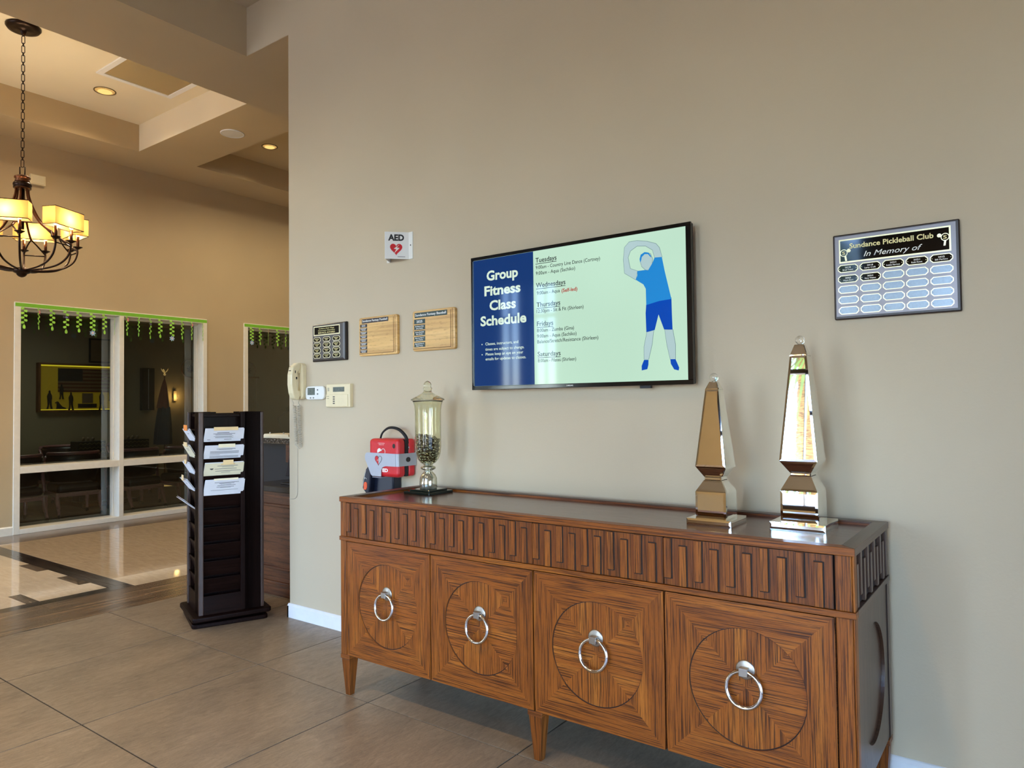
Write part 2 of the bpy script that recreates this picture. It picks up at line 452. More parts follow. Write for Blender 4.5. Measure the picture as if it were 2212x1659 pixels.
# ---------------------------------------------------------------- glass
def thin_glass(name, tint=(1, 1, 1), boost=.04):
    k = N(name); k.t.nodes.remove(k.b)
    tr_ = k.n('BsdfTransparent'); tr_.inputs['Color'].default_value = (*tint, 1)
    gl = k.n('BsdfGlossy'); gl.inputs['Roughness'].default_value = .0
    fr = k.n('Fresnel'); fr.inputs['IOR'].default_value = 1.52
    ad = k.n('Math', operation='ADD'); ad.inputs[1].default_value = boost; k.l(fr.outputs[0], ad.inputs[0])
    mx = k.n('MixShader'); k.l(ad.outputs[0], mx.inputs[0]); k.l(tr_.outputs[0], mx.inputs[1]); k.l(gl.outputs[0], mx.inputs[2]); k.l(mx.outputs[0], k.out.inputs['Surface'])
    return k.m
M['pane'] = thin_glass('window_pane_glass', (.86, .90, .86))

def interior_window(n, y0, y1):
    """frame set in the thick wall: casing, jambs, mullion, mid rail and four panes"""
    o = bpy.data.objects.new('window_%d' % n, None); COL.objects.link(o); o.location = (XW, y0, 0); o['kind'] = 'structure'
    w = y1 - y0; D = .255; f = .018
    ym0, ym1 = w / 2 - .035, w / 2 + .035
    ym0, ym1 = 1.39 - .168 - .0, 1.451 - .168
    def fr(name, boxes, g='z'):
        b = MB()
        for q in boxes: b.box(*q, g)
        return b.build(name, M['offwhite'], o, bevel=.004)
    fr('side_jamb', [(-D, f, 0, .07, 0, ZT)]); fr('side_jamb', [(-D, f, w - .062, w, 0, ZT)])
    fr('head_rail', [(-D, f, .07, w - .062, ZT - .065, ZT), (-.20, -.13, .07, w - .062, ZT - .09, ZT - .065)], 'y')
    fr('sill_rail', [(-D, f, .07, w - .062, 0, .06)], 'y')
    fr('mullion', [(-D, f, ym0, ym1, .06, ZT - .065)])
    for a, b in ((.07, ym0), (ym1, w - .062)):
        fr('mid_rail', [(-D, f, a, b, .727, .81)], 'y')
        fr('glass_stop', [(-.20, -.13, b - .014, b, .06, .727), (-.20, -.13, b - .014, b, .81, ZT - .09), (-.20, -.13, a, a + .014, .06, .727), (-.20, -.13, a, a + .014, .81, ZT - .09)])
        for z0, z1 in ((.06, .727), (.81, ZT - .065)):
            p = MB(); p.box(-.246, -.242, a, b, z0, z1); p.build('pane', M['pane'], o)
    return o
interior_window(1, *W1); interior_window(2, *W2)

# windows behind the camera and the glass door in the right wall: openings with frames and panes, the last window added for light
M['bronze'] = plain('bronze_window_metal', (60, 50, 42), .4, .6)
M['clear'] = thin_glass('clear_window_glass', (.97, .98, .97), 0)
for i, (a, b, c, d) in enumerate(WINS):
    o = bpy.data.objects.new('window_%d' % (i + 3), None); COL.objects.link(o); o.location = (a, YB, c); o['kind'] = 'structure'
    w, h = b - a, d - c
    f = MB()
    for q in ((0, .06, 0, h), (w - .06, w, 0, h), (.06, w - .06, 0, .06), (.06, w - .06, h - .06, h), (.06, w - .06, h * .30, h * .30 + .07), (.06, w - .06, h * .82, h * .82 + .06), (w / 2 - (.035 if w > 1.9 else .004), w / 2 + (.035 if w > 1.9 else .004), .06, h - .06)):
        f.box(q[0], q[1], -.13, -.05, q[2], q[3])
    f.build('window_frame', M['bronze'], o)
    for u0, u1 in ((.06, w / 2), (w / 2, w - .06)):
        for v0, v1 in ((.06, h * .30), (h * .30 + .07, h * .82), (h * .82 + .06, h - .06)):
            p = MB(); p.quad([(u0, -.09, v0), (u1, -.09, v0), (u1, -.09, v1), (u0, -.09, v1)]); p.build('pane', M['clear'], o)
o = bpy.data.objects.new('door_1', None); COL.objects.link(o); o.location = (XR_, -4.2, 0); o['kind'] = 'structure'
f = MB()
for q in ((0, .08, 0, 1.9), (3.07, 3.15, 0, 1.9), (.08, 3.07, 1.82, 1.9), (1.53, 1.61, 0, 1.82), (.08, 3.07, 0, .12)): f.box(.05, .13, q[0], q[1], q[2], q[3])
f.build('door_frame', M['bronze'], o)
for u0, u1 in ((.08, 1.53), (1.61, 3.07)):
    p = MB(); p.quad([(.09, u0, .12), (.09, u1, .12), (.09, u1, 1.82), (.09, u0, 1.82)]); p.build('pane', M['clear'], o)

# ---------------------------------------------------------------- outside: ground, palms, low wall
M['ground'] = plain('sunlit_paving', (196, 184, 164), .9, var=.08, scale=2)
g = MB(); g.box(-45, 45, -60, -7.2, -.2, -.08); struct(g.build('ground', M['ground']))
M['asphalt'] = plain('shaded_grey_asphalt', (92, 98, 106), .9, var=.1, scale=2)
g = MB(); g.box(5.8, 45, -7.2, 45, -.2, -.08); struct(g.build('ground_drive', M['asphalt']))
M['bark'] = wood('palm_bark', (86, 60, 34), (176, 132, 80), (206, 166, 112), .9, 0, lines=14, streak=16)
M['frond'] = plain('palm_frond', (112, 128, 52), .7, var=.25, scale=6)
def palm(x, y, h, label):
    t = thing('palm_tree', label, 'tree', (x, y, -.08))
    pr = []
    for k in range(25):
        z = h * k / 24; r = .33 - .06 * k / 24 + (.018 if k % 2 else 0); pr.append((r, z))
    MB().lathe(pr, 14).build('trunk', M['bark'], t)
    b = MB()
    for k in range(34):
        a = k * 2.4; el = R(75 - (k % 6) * 26); L = 1.7
        d = Vector((cos(a) * cos(el), sin(a) * cos(el), sin(el))); sd = Vector((-sin(a), cos(a), 0))
        p0 = Vector((0, 0, h + .1)); pm = p0 + d * L * .55; pe = p0 + d * L + Vector((0, 0, -.55))
        for q in range(-4, 5):
            s2 = sd * (.10 * q)
            b.quad([p0, pm + s2 - sd * .03, pe + s2 * 1.7, pm + s2 + sd * .03])
    b.build('frond_crown', M['frond'], t, kind='stuff')
    return t
palm(.98, -11.2, 4.7, 'tall palm tree outside, seen in the larger mirrored obelisk')
# ---------------------------------------------------------------- sideboard
M['oak'] = wood('brown_oak', (46, 19, 4), (132, 72, 19), (155, 92, 30), .42, .04, lines=290, contrast=.9, streak=5, spec=.3)
M['oak_disc'] = wood('golden_oak', (50, 22, 4), (138, 76, 21), (162, 98, 33), .42, .04, lines=290, contrast=.9, streak=5, spec=.3)
M['oak_dark'] = wood('dark_oak', (50, 24, 5), (114, 60, 16), (137, 78, 25), .42, .04, lines=260, contrast=.85, streak=5, spec=.3)
M['oak_top'] = wood('polished_oak_top', (48, 22, 13), (88, 48, 32), (102, 58, 40), .20, .25, lines=110, contrast=.6)
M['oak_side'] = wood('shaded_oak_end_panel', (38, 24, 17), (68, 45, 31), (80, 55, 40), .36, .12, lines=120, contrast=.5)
M['gap'] = plain('black_joint_and_shadow', (26, 14, 8), .8)  # for joints, and for shade painted along fret bars and disc edges
M['chrome'] = plain('polished_nickel', (206, 200, 192), .13, 1.0, var=.02)
M['nickel'] = plain('brushed_nickel', (168, 162, 152), .38, 1.0, var=.05)
xL, xR, yF, yK = 1.383, 3.855, -.702, -.080
gaps = [1.430, 2.019, 2.607, 3.201, 3.792]
sb = thing('sideboard', 'long brown oak sideboard with four ring-pull doors standing against the front wall', 'sideboard', (xL, yF, 0))
def LX(x): return x - xL
Wd, Dp = xR - xL, yK - yF
def part(name, mat, boxes, g='x', bevel=.0015, parent=sb, **kw):
    b = MB()
    for q in boxes: b.box(*q, g)
    return b.build(name, mat, parent, bevel=bevel, **kw)
# carcass, set back behind the fronts
part('carcass', M['gap'], [(.020, Wd - .020, .022, Dp - .004, .222, 1.000)], 'x', 0)
# top: raised rim around a polished panel
part('top_panel', M['oak_top'], [(.045, Wd - .045, .045, Dp - .045, .992, 1.0125)], 'x', 0)
def rim(poly, g):
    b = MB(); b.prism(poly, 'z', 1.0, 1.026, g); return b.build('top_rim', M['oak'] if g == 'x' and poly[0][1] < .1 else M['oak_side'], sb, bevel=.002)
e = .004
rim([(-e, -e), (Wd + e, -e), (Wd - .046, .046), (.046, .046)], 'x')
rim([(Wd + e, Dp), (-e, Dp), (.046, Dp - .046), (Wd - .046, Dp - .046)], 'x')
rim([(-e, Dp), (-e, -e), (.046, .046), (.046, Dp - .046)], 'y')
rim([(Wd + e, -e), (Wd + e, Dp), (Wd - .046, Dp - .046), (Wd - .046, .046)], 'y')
lp = MB(); lp.box(.046, Wd - .046, Dp - .052, Dp - .046, 1.012, 1.022); lp.box(.046, .052, .046, Dp - .046, 1.012, 1.022); lp.build('inner_bead', M['oak_dark'], sb)
# mid rail all round, corner stiles
part('mid_rail', M['oak'], [(-.004, Wd + .004, -.004, .03, .8005, .8215)], 'x')
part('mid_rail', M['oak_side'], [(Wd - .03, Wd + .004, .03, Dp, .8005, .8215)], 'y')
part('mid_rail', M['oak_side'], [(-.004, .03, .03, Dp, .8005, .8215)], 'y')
for z0, z1 in ((.8215, 1.0), (.212, .8005)):
    part('corner_stile', M['oak'], [(0, .043, .001, .04, z0, z1)], 'z', .003)
    part('corner_stile', M['oak'], [(Wd - .058, Wd - .008, .001, .04, z0, z1), (Wd - .008, Wd, .004, .04, z0, z1)], 'z', .003)
    part('back_stile', M['oak_side'], [(Wd - .04, Wd, Dp - .04, Dp, z0, z1)], 'z', .003)
    part('back_stile', M['oak_side'], [(0, .04, Dp - .04, Dp, z0, z1)], 'z', .003)
part('back_panel', M['gap'], [(.03, Wd - .03, Dp - .012, Dp - .002, .21, .9995)], 'x', 0)
part('bottom_panel', M['oak_dark'], [(.02, Wd - .02, .02, Dp - .02, .212, .224)], 'x', 0)
# fretted drawer fronts: a base board with proud bars hanging from the top and standing on the bottom edge in turn
rnd = random.Random(3)
for s_ in range(4):
    x0, x1 = LX(gaps[s_]) + .002, LX(gaps[s_ + 1]) - .002
    if s_ == 3: x1 = Wd - .064
    fr = part('drawer_front', M['gap'], [(x0, x1, .006, .022, .8235, .997)], 'z', 0)
    w = x1 - x0; p = w / 10
    b = MB(); b.box(x0 + .0005, x1 - .0005, .0025, .008, .8240, .9965, 'z'); b.build('ground_board', M['oak_dark'], fr)
    gl = MB()
    for k in range(10):
        a = x0 + k * p; e_ = a + .47 * p
        top = k % 2 == 0
        bz = (.850, .9955) if top else (.8245, .970)
        bar = MB(); bar.box(a + .001, e_, -.004, .006, bz[0], bz[1], 'z')
        bar.build('fret_bar', M['oak'], fr, bevel=.0012)
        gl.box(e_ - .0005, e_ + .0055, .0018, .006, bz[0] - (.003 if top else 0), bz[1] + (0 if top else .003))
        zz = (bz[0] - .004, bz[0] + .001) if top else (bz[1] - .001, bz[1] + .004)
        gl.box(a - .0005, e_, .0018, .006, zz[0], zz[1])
    gl.build('bar_shadow_lines', M['gap'], fr)  # black strips paint the shade to the right and at the end of each bar
# the same fret on the right end
fe = part('end_frieze', M['gap'], [(Wd - .022, Wd - .012, .042, Dp - .042, .8235, .997)], 'z', 0)
ye0, ye1 = .05, Dp - .045; p = (ye1 - ye0) / 9
for k in range(9):
    a = ye0 + k * p; top = k % 2 == 1
    bz = (.855, .996) if top else (.8245, .965)
    b = MB(); b.box(Wd - .013, Wd - .001, a, a + .45 * p, bz[0], bz[1], 'z'); b.build('fret_bar', M['oak_side'], fe, bevel=.001)
# end panel with a sunk round field
def disc_plate(name, mat, cx_, cz_, r, u0, u1, v0, v1, plane, d0, d1, parent, n=64):
    """board with a round hole, walls of the hole included; plane 'x' or 'y', d0 front, d1 back"""
    b = MB()
    def P(u, v, d): return (u, d, v) if plane == 'y' else (d, u, v)
    ring_ = [(cx_ + r * cos(2 * pi * k / n), cz_ + r * sin(2 * pi * k / n)) for k in range(n)]
    def outer(u, v):
        du, dv = u - cx_, v - cz_; s_ = 1e9
        if du > 1e-9: s_ = min(s_, (u1 - cx_) / du)
        if du < -1e-9: s_ = min(s_, (u0 - cx_) / du)
        if dv > 1e-9: s_ = min(s_, (v1 - cz_) / dv)
        if dv < -1e-9: s_ = min(s_, (v0 - cz_) / dv)
        return cx_ + du * s_, cz_ + dv * s_
    return ring_, outer, P, b
ring_, outer, P, b = disc_plate('', None, Dp / 2, .506, .205, .042, Dp - .042, .214, .799, 'x', Wd - .004, Wd - .016, sb)
n = 64; cs_ = [(.042, .214), (Dp - .042, .214), (Dp - .042, .799), (.042, .799)]
def plate_faces(b, ring_, outer, P, d0, d1, corners, n, gfun):
    out = [outer(*q) for q in ring_]
    for k in range(n):
        k2 = (k + 1) % n; i0 = len(b.v)
        a, c, e1, e2 = ring_[k], ring_[k2], out[k2], out[k]
        pts = [P(*a, d0), P(*c, d0), P(*e1, d0), P(*e2, d0)]
        for q in corners:   # a square corner falls between the two rays
            if abs(e1[0] - e2[0]) > 1e-6 and abs(e1[1] - e2[1]) > 1e-6:
                if min(e1[0], e2[0]) - 1e-6 <= q[0] <= max(e1[0], e2[0]) + 1e-6 and min(e1[1], e2[1]) - 1e-6 <= q[1] <= max(e1[1], e2[1]) + 1e-6:
                    pts = [P(*a, d0), P(*c, d0), P(*e1, d0), P(*q, d0), P(*e2, d0)]
        b.quad(pts, gfun((a[0] + e2[0]) / 2, (a[1] + e2[1]) / 2))
        b.quad([P(*a, d0), P(*c, d0), P(*c, d1), P(*a, d1)], 'z')
plate_faces(b, ring_, outer, P, Wd - .004, Wd - .016, cs_, n, lambda u, v: 'z')
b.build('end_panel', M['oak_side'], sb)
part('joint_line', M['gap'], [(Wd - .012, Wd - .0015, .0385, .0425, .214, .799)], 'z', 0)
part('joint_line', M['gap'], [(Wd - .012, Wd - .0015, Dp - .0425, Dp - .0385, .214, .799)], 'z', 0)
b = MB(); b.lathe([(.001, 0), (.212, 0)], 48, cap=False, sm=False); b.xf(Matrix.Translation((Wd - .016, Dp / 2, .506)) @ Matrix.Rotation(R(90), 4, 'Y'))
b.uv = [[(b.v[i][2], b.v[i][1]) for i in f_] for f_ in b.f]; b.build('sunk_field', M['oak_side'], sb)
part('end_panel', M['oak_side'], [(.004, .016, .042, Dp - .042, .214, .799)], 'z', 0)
# doors: four mitred veneers around a sunk disc of four veneer sectors, with ring pull
ring_pull_mesh = {}
for d_ in range(4):
    x0, x1 = LX(gaps[d_]) + .003, LX(gaps[d_ + 1]) - .003
    if d_ == 3: x1 = Wd - .062
    z0, z1 = .213, .7965; cx_, cz_ = (x0 + x1) / 2, (z0 + z1) / 2; r = .206
    door = part('door', M['oak_dark'], [(x0, x1, .012, .022, z0, z1)], 'x', 0)
    n = 64; hw, hh = (x1 - x0) / 2, (z1 - z0) / 2
    rg = [(cx_ + r * cos(2 * pi * (k + .0) / n), cz_ + r * sin(2 * pi * (k + .0) / n)) for k in range(n)]
    _, outer, P, _b = disc_plate('', None, cx_, cz_, r, x0, x1, z0, z1, 'y', 0, .008, door)
    for side in range(4):       # right, top, left, bottom
        b = MB(); ks = [(side * 16 - 8 + j) % n for j in range(16)]
        g = 'z' if side in (0, 2) else 'x'
        for k in ks:
            k2 = (k + 1) % n; a, c = rg[k], rg[k2]; e2, e1 = outer(*a), outer(*c)
            b.quad([P(*a, 0), P(*c, 0), P(*e1, 0), P(*e2, 0)], g)
            b.quad([P(*a, 0), P(*c, 0), P(*c, .0065), P(*a, .0065)], g)
        # outer edge
        ea, eb = outer(*rg[ks[0]]), outer(*rg[(ks[-1] + 1) % n])
        b.quad([P(*ea, 0), P(*eb, 0), P(*eb, .012), P(*ea, .012)], g)
        b.build('veneer_panel', M['oak'], door)
        b = MB(); ks2 = ks
        for k in ks2:
            k2 = (k + 1) % n
            q = [(cx_, cz_), (cx_ + (rg[k][0] - cx_) * 1.02, cz_ + (rg[k][1] - cz_) * 1.02), (cx_ + (rg[k2][0] - cx_) * 1.02, cz_ + (rg[k2][1] - cz_) * 1.02)]
            b.quad([P(*t, .0062) for t in q], 'x' if side in (0, 2) else 'z')
        b.build('disc_veneer', M['oak_disc'], door)
    b = MB()
    for k in range(n):
        k2 = (k + 1) % n; b.quad([P(*q_, .0060) for q_ in (rg[k], rg[k2], (cx_ + (rg[k2][0] - cx_) * .984, cz_ + (rg[k2][1] - cz_) * .984), (cx_ + (rg[k][0] - cx_) * .984, cz_ + (rg[k][1] - cz_) * .984))], 'z')
    b.build('disc_edge_shadow', M['gap'], door)  # dark ring paints the shade inside the sunk disc's edge
    zc = cz_ + .064
    if not ring_pull_mesh:
        b = MB(); b.lathe([(.001, 0), (.033, 0), (.033, .004), (.030, .006), (.001, .006)], 28); b.xf(Matrix.Rotation(R(90), 4, 'X')); ring_pull_mesh['pull_plate'] = b.mesh('pull_plate')
        b = MB(); b.box(-.015, .015, -.030, -.006, -.017, .011); ring_pull_mesh['pull_block'] = b.mesh('pull_block')
        b = MB(); b.ring((0, 0, -.063), .0605, .0074, 'y', 40, 10); b.xf(Matrix.Rotation(R(-6), 4, 'X')); ring_pull_mesh['pull_ring'] = b.mesh('pull_ring')
        ring_pull_mesh['pull_plate'].materials.append(M['nickel']); ring_pull_mesh['pull_block'].materials.append(M['nickel']); ring_pull_mesh['pull_ring'].materials.append(M['chrome'])
    place('pull_plate', ring_pull_mesh['pull_plate'], door, (cx_, .0062, zc))
    place('pull_block', ring_pull_mesh['pull_block'], door, (cx_, .0062, zc), bevel=.0015)
    place('pull_ring', ring_pull_mesh['pull_ring'], door, (cx_, -.012, zc + .001))
# tapered legs with a collar block
def leg(x0, x1, y0, y1, s0=.35):
    b = MB()
    cx_, cy_ = (x0 + x1) / 2, (y0 + y1) / 2; hx, hy = (x1 - x0) / 2, (y1 - y0) / 2
    b.box(x0 - .002, x1 + .002, y0 - .002, y1 + .002, .190, .212, 'x')
    q = .5; lo = [(cx_ + sx * hx * q, cy_ + sy * hy * q, 0) for sx, sy in ((-1, -1), (1, -1), (1, 1), (-1, 1))]
    hi = [(cx_ + sx * hx * .95, cy_ + sy * hy * .95, .190) for sx, sy in ((-1, -1), (1, -1), (1, 1), (-1, 1))]
    b.hull8(lo, hi, 'z'); return b.build('leg', M['oak_dark'], sb, bevel=.002)
xm = LX(2.607)
for a, c in ((0, .062), (xm - .034, xm + .034), (Wd - .066, Wd - .002)):
    leg(a, c, .002, .066); leg(a, c, Dp - .066, Dp - .002)

# ---------------------------------------------------------------- mirrored obelisks
def mirror():
    k = N('bevelled_mirror'); v = k.coords('Object', (1, 1, 1))
    k.l(k.ramp(k.noise(v, 9, 2), [(.3, (.80, .79, .74)), (.7, (.86, .85, .80))]), k.b.inputs['Base Color']); k.set(Metallic=1.0, Roughness=.015); return k.m
M['mirror'] = mirror()
M['mirror_edge'] = plain('dark_mirror_seam', (54, 54, 48), .3, .8)
def clearglass(name, col, rough=.0, ior=1.48):
    k = N(name); k.set(Base_Color=(*col, 1), Roughness=rough, IOR=ior, Transmission_Weight=1.0); return k.m
M['crystal'] = clearglass('clear_crystal', (.97, .98, .96))
def obelisk(x, y, z, sec, label, rz=0):
    """sec: list of (name, z0, half0, z1, half1): square mirrored sections"""
    t = thing('mirrored_obelisk', label, 'ornament', (x, y, z), rz, None)
    core = MB()
    for nm, z0, h0, z1, h1 in sec:
        q = ((-1, -1), (1, -1), (1, 1), (-1, 1)); e = .0012
        core.hull8([(a * (h0 - e), c * (h0 - e), z0 + .0015) for a, c in q], [(a * (h1 - e), c * (h1 - e), z1 - .0015) for a, c in q])
        b = MB()
        for i in range(4):      # one mirror plate per side, bevelled border included
            (a0, c0), (a1, c1) = q[i], q[(i + 1) % 4]
            L = Vector((a0 * h0, c0 * h0, z0)); R_ = Vector((a1 * h0, c1 * h0, z0)); UR = Vector((a1 * h1, c1 * h1, z1)); UL = Vector((a0 * h1, c0 * h1, z1))
            nrm = (R_ - L).cross(UL - L).normalized(); m_ = min(.009, h1 * .28, (z1 - z0) * .3)
            cen = (L + R_ + UR + UL) / 4
            ins = [p_ + (Vector((-(a0 + a1) * 0, 0, 0))) for p_ in (L, R_, UR, UL)]
            ux0 = (R_ - L).normalized(); up = (UL - L).normalized(); up2 = (UR - R_).normalized(); vs = (z1 - z0) / max(1e-6, (UL - L).length)
            I = [L + ux0 * m_ + up * m_, R_ - ux0 * m_ + up2 * m_, UR - ux0 * m_ - up2 * m_, UL + ux0 * m_ - up * m_]
            I = [p_ + nrm * .0016 for p_ in I]
            b.quad(I)
            for j in range(4):
                o4 = [L, R_, UR, UL]; b.quad([o4[j], o4[(j + 1) % 4], I[(j + 1) % 4], I[j]])
        if nm in ('plinth',):
            b.quad([(a * h1, c * h1, z1) for a, c in q])
        b.build(nm, M['mirror'], t)
    core.build('backing', M['mirror_edge'], t)
    zt = sec[-1][3]; r = .0155 if len(sec) and sec[0][2] < .09 else .0175
    b = MB(); b.ball((0, 0, zt + r), r, 20, 14); b.build('crystal_ball', M['crystal'], t)
    b = MB(); b.lathe([(.008, zt - .001), (.008, zt + .003)], 12); b.build('ball_seat', M['chrome'], t)
    return t
ZTOP = 1.0127
obelisk(3.285, -.375, ZTOP, [('plinth', 0, .090, .024, .090), ('base_block', .024, .062, .128, .062), ('lower_slope', .128, .062, .172, .036), ('neck', .172, .034, .186, .034),
    ('upper_slope', .186, .035, .228, .061), ('shaft', .228, .061, .535, .027), ('cap', .535, .028, .567, .014)], 'shorter mirrored obelisk standing on the sideboard below the television')
obelisk(3.600, -.290, ZTOP, [('plinth', 0, .101, .026, .101), ('base_block', .026, .068, .142, .068), ('lower_slope', .142, .068, .198, .040), ('neck', .198, .038, .211, .038),
    ('upper_slope', .211, .039, .256, .069), ('shaft', .256, .069, .660, .031), ('cap', .660, .032, .704, .0165)], 'taller mirrored obelisk on the sideboard below the memorial plaque')

# ---------------------------------------------------------------- lidded glass urn with beads
ux, uy, uz = 1.608, -.270, ZTOP
urn = thing('lidded_glass_urn', 'tall olive-tinted glass urn with pointed lid on the sideboard', 'urn', (ux, uy, uz))
M['olive_glass'] = clearglass('olive_tinted_glass', (.88, .89, .75), .0, 1.42)
def mercury():
    k = N('mercury_glass'); v = k.coords('Object', (1, 1, 1)); k.set(Base_Color=(.62, .60, .46, 1), Roughness=.07, Metallic=.85)
    k.l(k.ramp(k.noise(v, 40, 3), [(.35, (.36, .35, .24)), (.65, (.74, .72, .60))]), k.b.inputs['Base Color']); return k.m
M['mercury'] = mercury()
k_ = 1 / 2160
def uzc(y): return (1440 - y) * k_ + .012
M['dark_glass'] = plain('dark_green_slab_glass', (26, 32, 26), .05, .2)
b = MB(); b.box(-.096, .096, -.096, .096, 0, .014); b.build('plinth', M['dark_glass'], urn, bevel=.002)
b = MB(); b.box(-.074, .074, -.074, .074, .014, .024); b.build('plinth_step', M['dark_glass'], urn, bevel=.002)
foot = [(.046, .024), (.049, .030), (.049, .055), (.0475, .082), (.040, .100), (.029, .112), (.022, .120), (.0215, .125), (.030, .128), (.040, .133), (.042, .139), (.040, .145), (.028, .150), (.024, .153), (.026, .158)]
MB().lathe(foot, 40).build('foot', M['mercury'], urn)
def shell(out, th):
    inn = [(max(r - th, .0005), z + (th if i == 0 else 0)) for i, (r, z) in enumerate(out)]
    return [(.0005, out[0][1])] + out + inn[::-1] + [(.0005, inn[0][1])]
bowl = [(.026, .158), (.042, .168), (.058, .188), (.068, .215), (.0725, .255), (.0725, .40), (.073, .455), (.076, .485), (.082, .503), (.086, .511)]
MB().lathe(shell(bowl, .0028), 56, cap=False).build('bowl', M['olive_glass'], urn)
lid = [(.093, .5125), (.094, .516), (.092, .520), (.076, .528), (.050, .542), (.032, .552), (.024, .560), (.021, .566), (.022, .572), (.025, .576), (.025, .581), (.0205, .585), (.022, .590), (.0225, .597), (.020, .607), (.013, .615), (.006, .619), (.0005, .620)]
MB().lathe([(.0005, .515), (.060, .516), (.080, .514)] + lid, 48, cap=False).build('lid', M['olive_glass'], urn)
# beads: too many and small to count, one object lying in the bowl
M['bead'] = plain('grey_pearl_beads', (150, 144, 124), .2, .9, var=.25, scale=30)
rb = random.Random(11); pts = []
def rin(z):
    for (r0, z0), (r1, z1) in zip(bowl, bowl[1:]):
        if z0 <= z <= z1: return r0 + (r1 - r0) * (z - z0) / (z1 - z0) - .0035
    return .06
br = .0078
tries = 0
while len(pts) < 300 and tries < 60000:
    tries += 1
    z = .172 + rb.random() ** .9 * .152; top_ = .322
    r = rin(z) - br; a = rb.random() * 2 * pi; q = r * math.sqrt(rb.uniform(.35, 1)); p_ = Vector((q * cos(a), q * sin(a), z))
    if z > .285 + .04 * (.5 - p_.x / .14): continue
    if all((p_ - o_).length > br * 1.9 for o_ in pts): pts.append(p_)
b = MB()
for p_ in pts: b.ball(p_, br, 8, 6)
bd = b.build('bead_filling', M['bead'], None, (ux, uy, uz)); bd['kind'] = 'stuff'; tag(bd, 'grey metallic beads filling the lower half of the glass urn', 'beads')
# ---------------------------------------------------------------- things on the front wall
M['black_gloss'] = plain('black_gloss_plastic', (12, 12, 13), .12, var=.02)
M['black'] = plain('matt_black_plastic', (20, 20, 22), .5)
M['gold'] = plain('pale_gold_foil', (232, 220, 176), .3, .35, var=.03)
M['goldtxt'] = plain('gold_print', (236, 222, 150), .4, var=.02)
M['whitetxt'] = plain('white_print', (236, 236, 226), .5, var=.01)
M['blacktxt'] = plain('black_print', (14, 14, 14), .5, var=.01)
M['plate_black'] = plain('black_engraving_plate', (10, 10, 12), .06, .3, var=.01)
M['plate_steel'] = plain('brushed_steel_plate', (104, 110, 116), .30, .9, var=.08, scale=120)
# television
tv = thing('wall_television', 'large flat television on the wall showing a blue and green fitness schedule', 'television', (2.43, 0, 1.953))
b = MB(); b.box(-.654, .648, -.078, -.048, -.371, .371); b.build('housing', M['black'], tv, bevel=.004)
b = MB()
for q in ((-.656, .650, -.373, -.352), (-.656, .650, .355, .373)): b.box(q[0], q[1], -.084, -.070, q[2], q[3])
for q in ((-.656, -.640), (.624, .650)): b.box(q[0], q[1], -.084, -.070, -.352, .355)
b.build('bezel', M['black_gloss'], tv, bevel=.002)
b = MB(); b.box(-.28, .28, -.048, 0, -.18, .18); b.build('wall_mount', M['black'], tv)
b = MB(); b.box(.375, .43, -.070, -.05, -.386, -.371); b.build('remote_sensor', M['black'], tv)
scr = MB(); scr.box(-.640, .624, -.0795, -.071, -.352, .355)
def screen(name, rgb, st, coat=.0):
    k = N(name); k.b.inputs['Specular IOR Level'].default_value = .2
    k.set(Base_Color=(.004, .004, .004, 1), Roughness=.05, Emission_Color=(*lin(rgb), 1), Emission_Strength=st)
    tc = k.coords('Object', (1, 1, 1)); c = lin(rgb)
    k.l(k.ramp(k.noise(tc, 1.6, 1), [(.3, tuple(x * .93 for x in c)), (.7, c)]), k.b.inputs['Emission Color']); return k.m
SE = .34
M['scr_green'] = screen('screen_mint', (196, 232, 208), SE); M['scr_navy'] = screen('screen_navy', (18, 56, 116), SE)
M['scr_white'] = screen('screen_pale_letter', (222, 242, 222), SE); M['scr_ink'] = screen('screen_dark_letter', (34, 40, 44), SE)
M['scr_red'] = screen('screen_red_letter', (176, 44, 30), SE); M['scr_shirt'] = screen('screen_shirt_blue', (34, 138, 214), SE)
M['scr_short'] = screen('screen_shorts_blue', (0, 74, 186), SE); M['scr_skin'] = screen('screen_pale_skin', (180, 208, 210), SE)
M['scr_line'] = screen('screen_outline', (120, 150, 150), SE)
so_ = scr.build('screen', M['scr_green'], tv)
b = MB(); b.quad([(-.6395, -.0798, -.3515), (-.2295, -.0798, -.3515), (-.2295, -.0798, .3545), (-.6395, -.0798, .3545)]); b.build('title_panel', M['scr_navy'], tv)
ys_ = -.0806
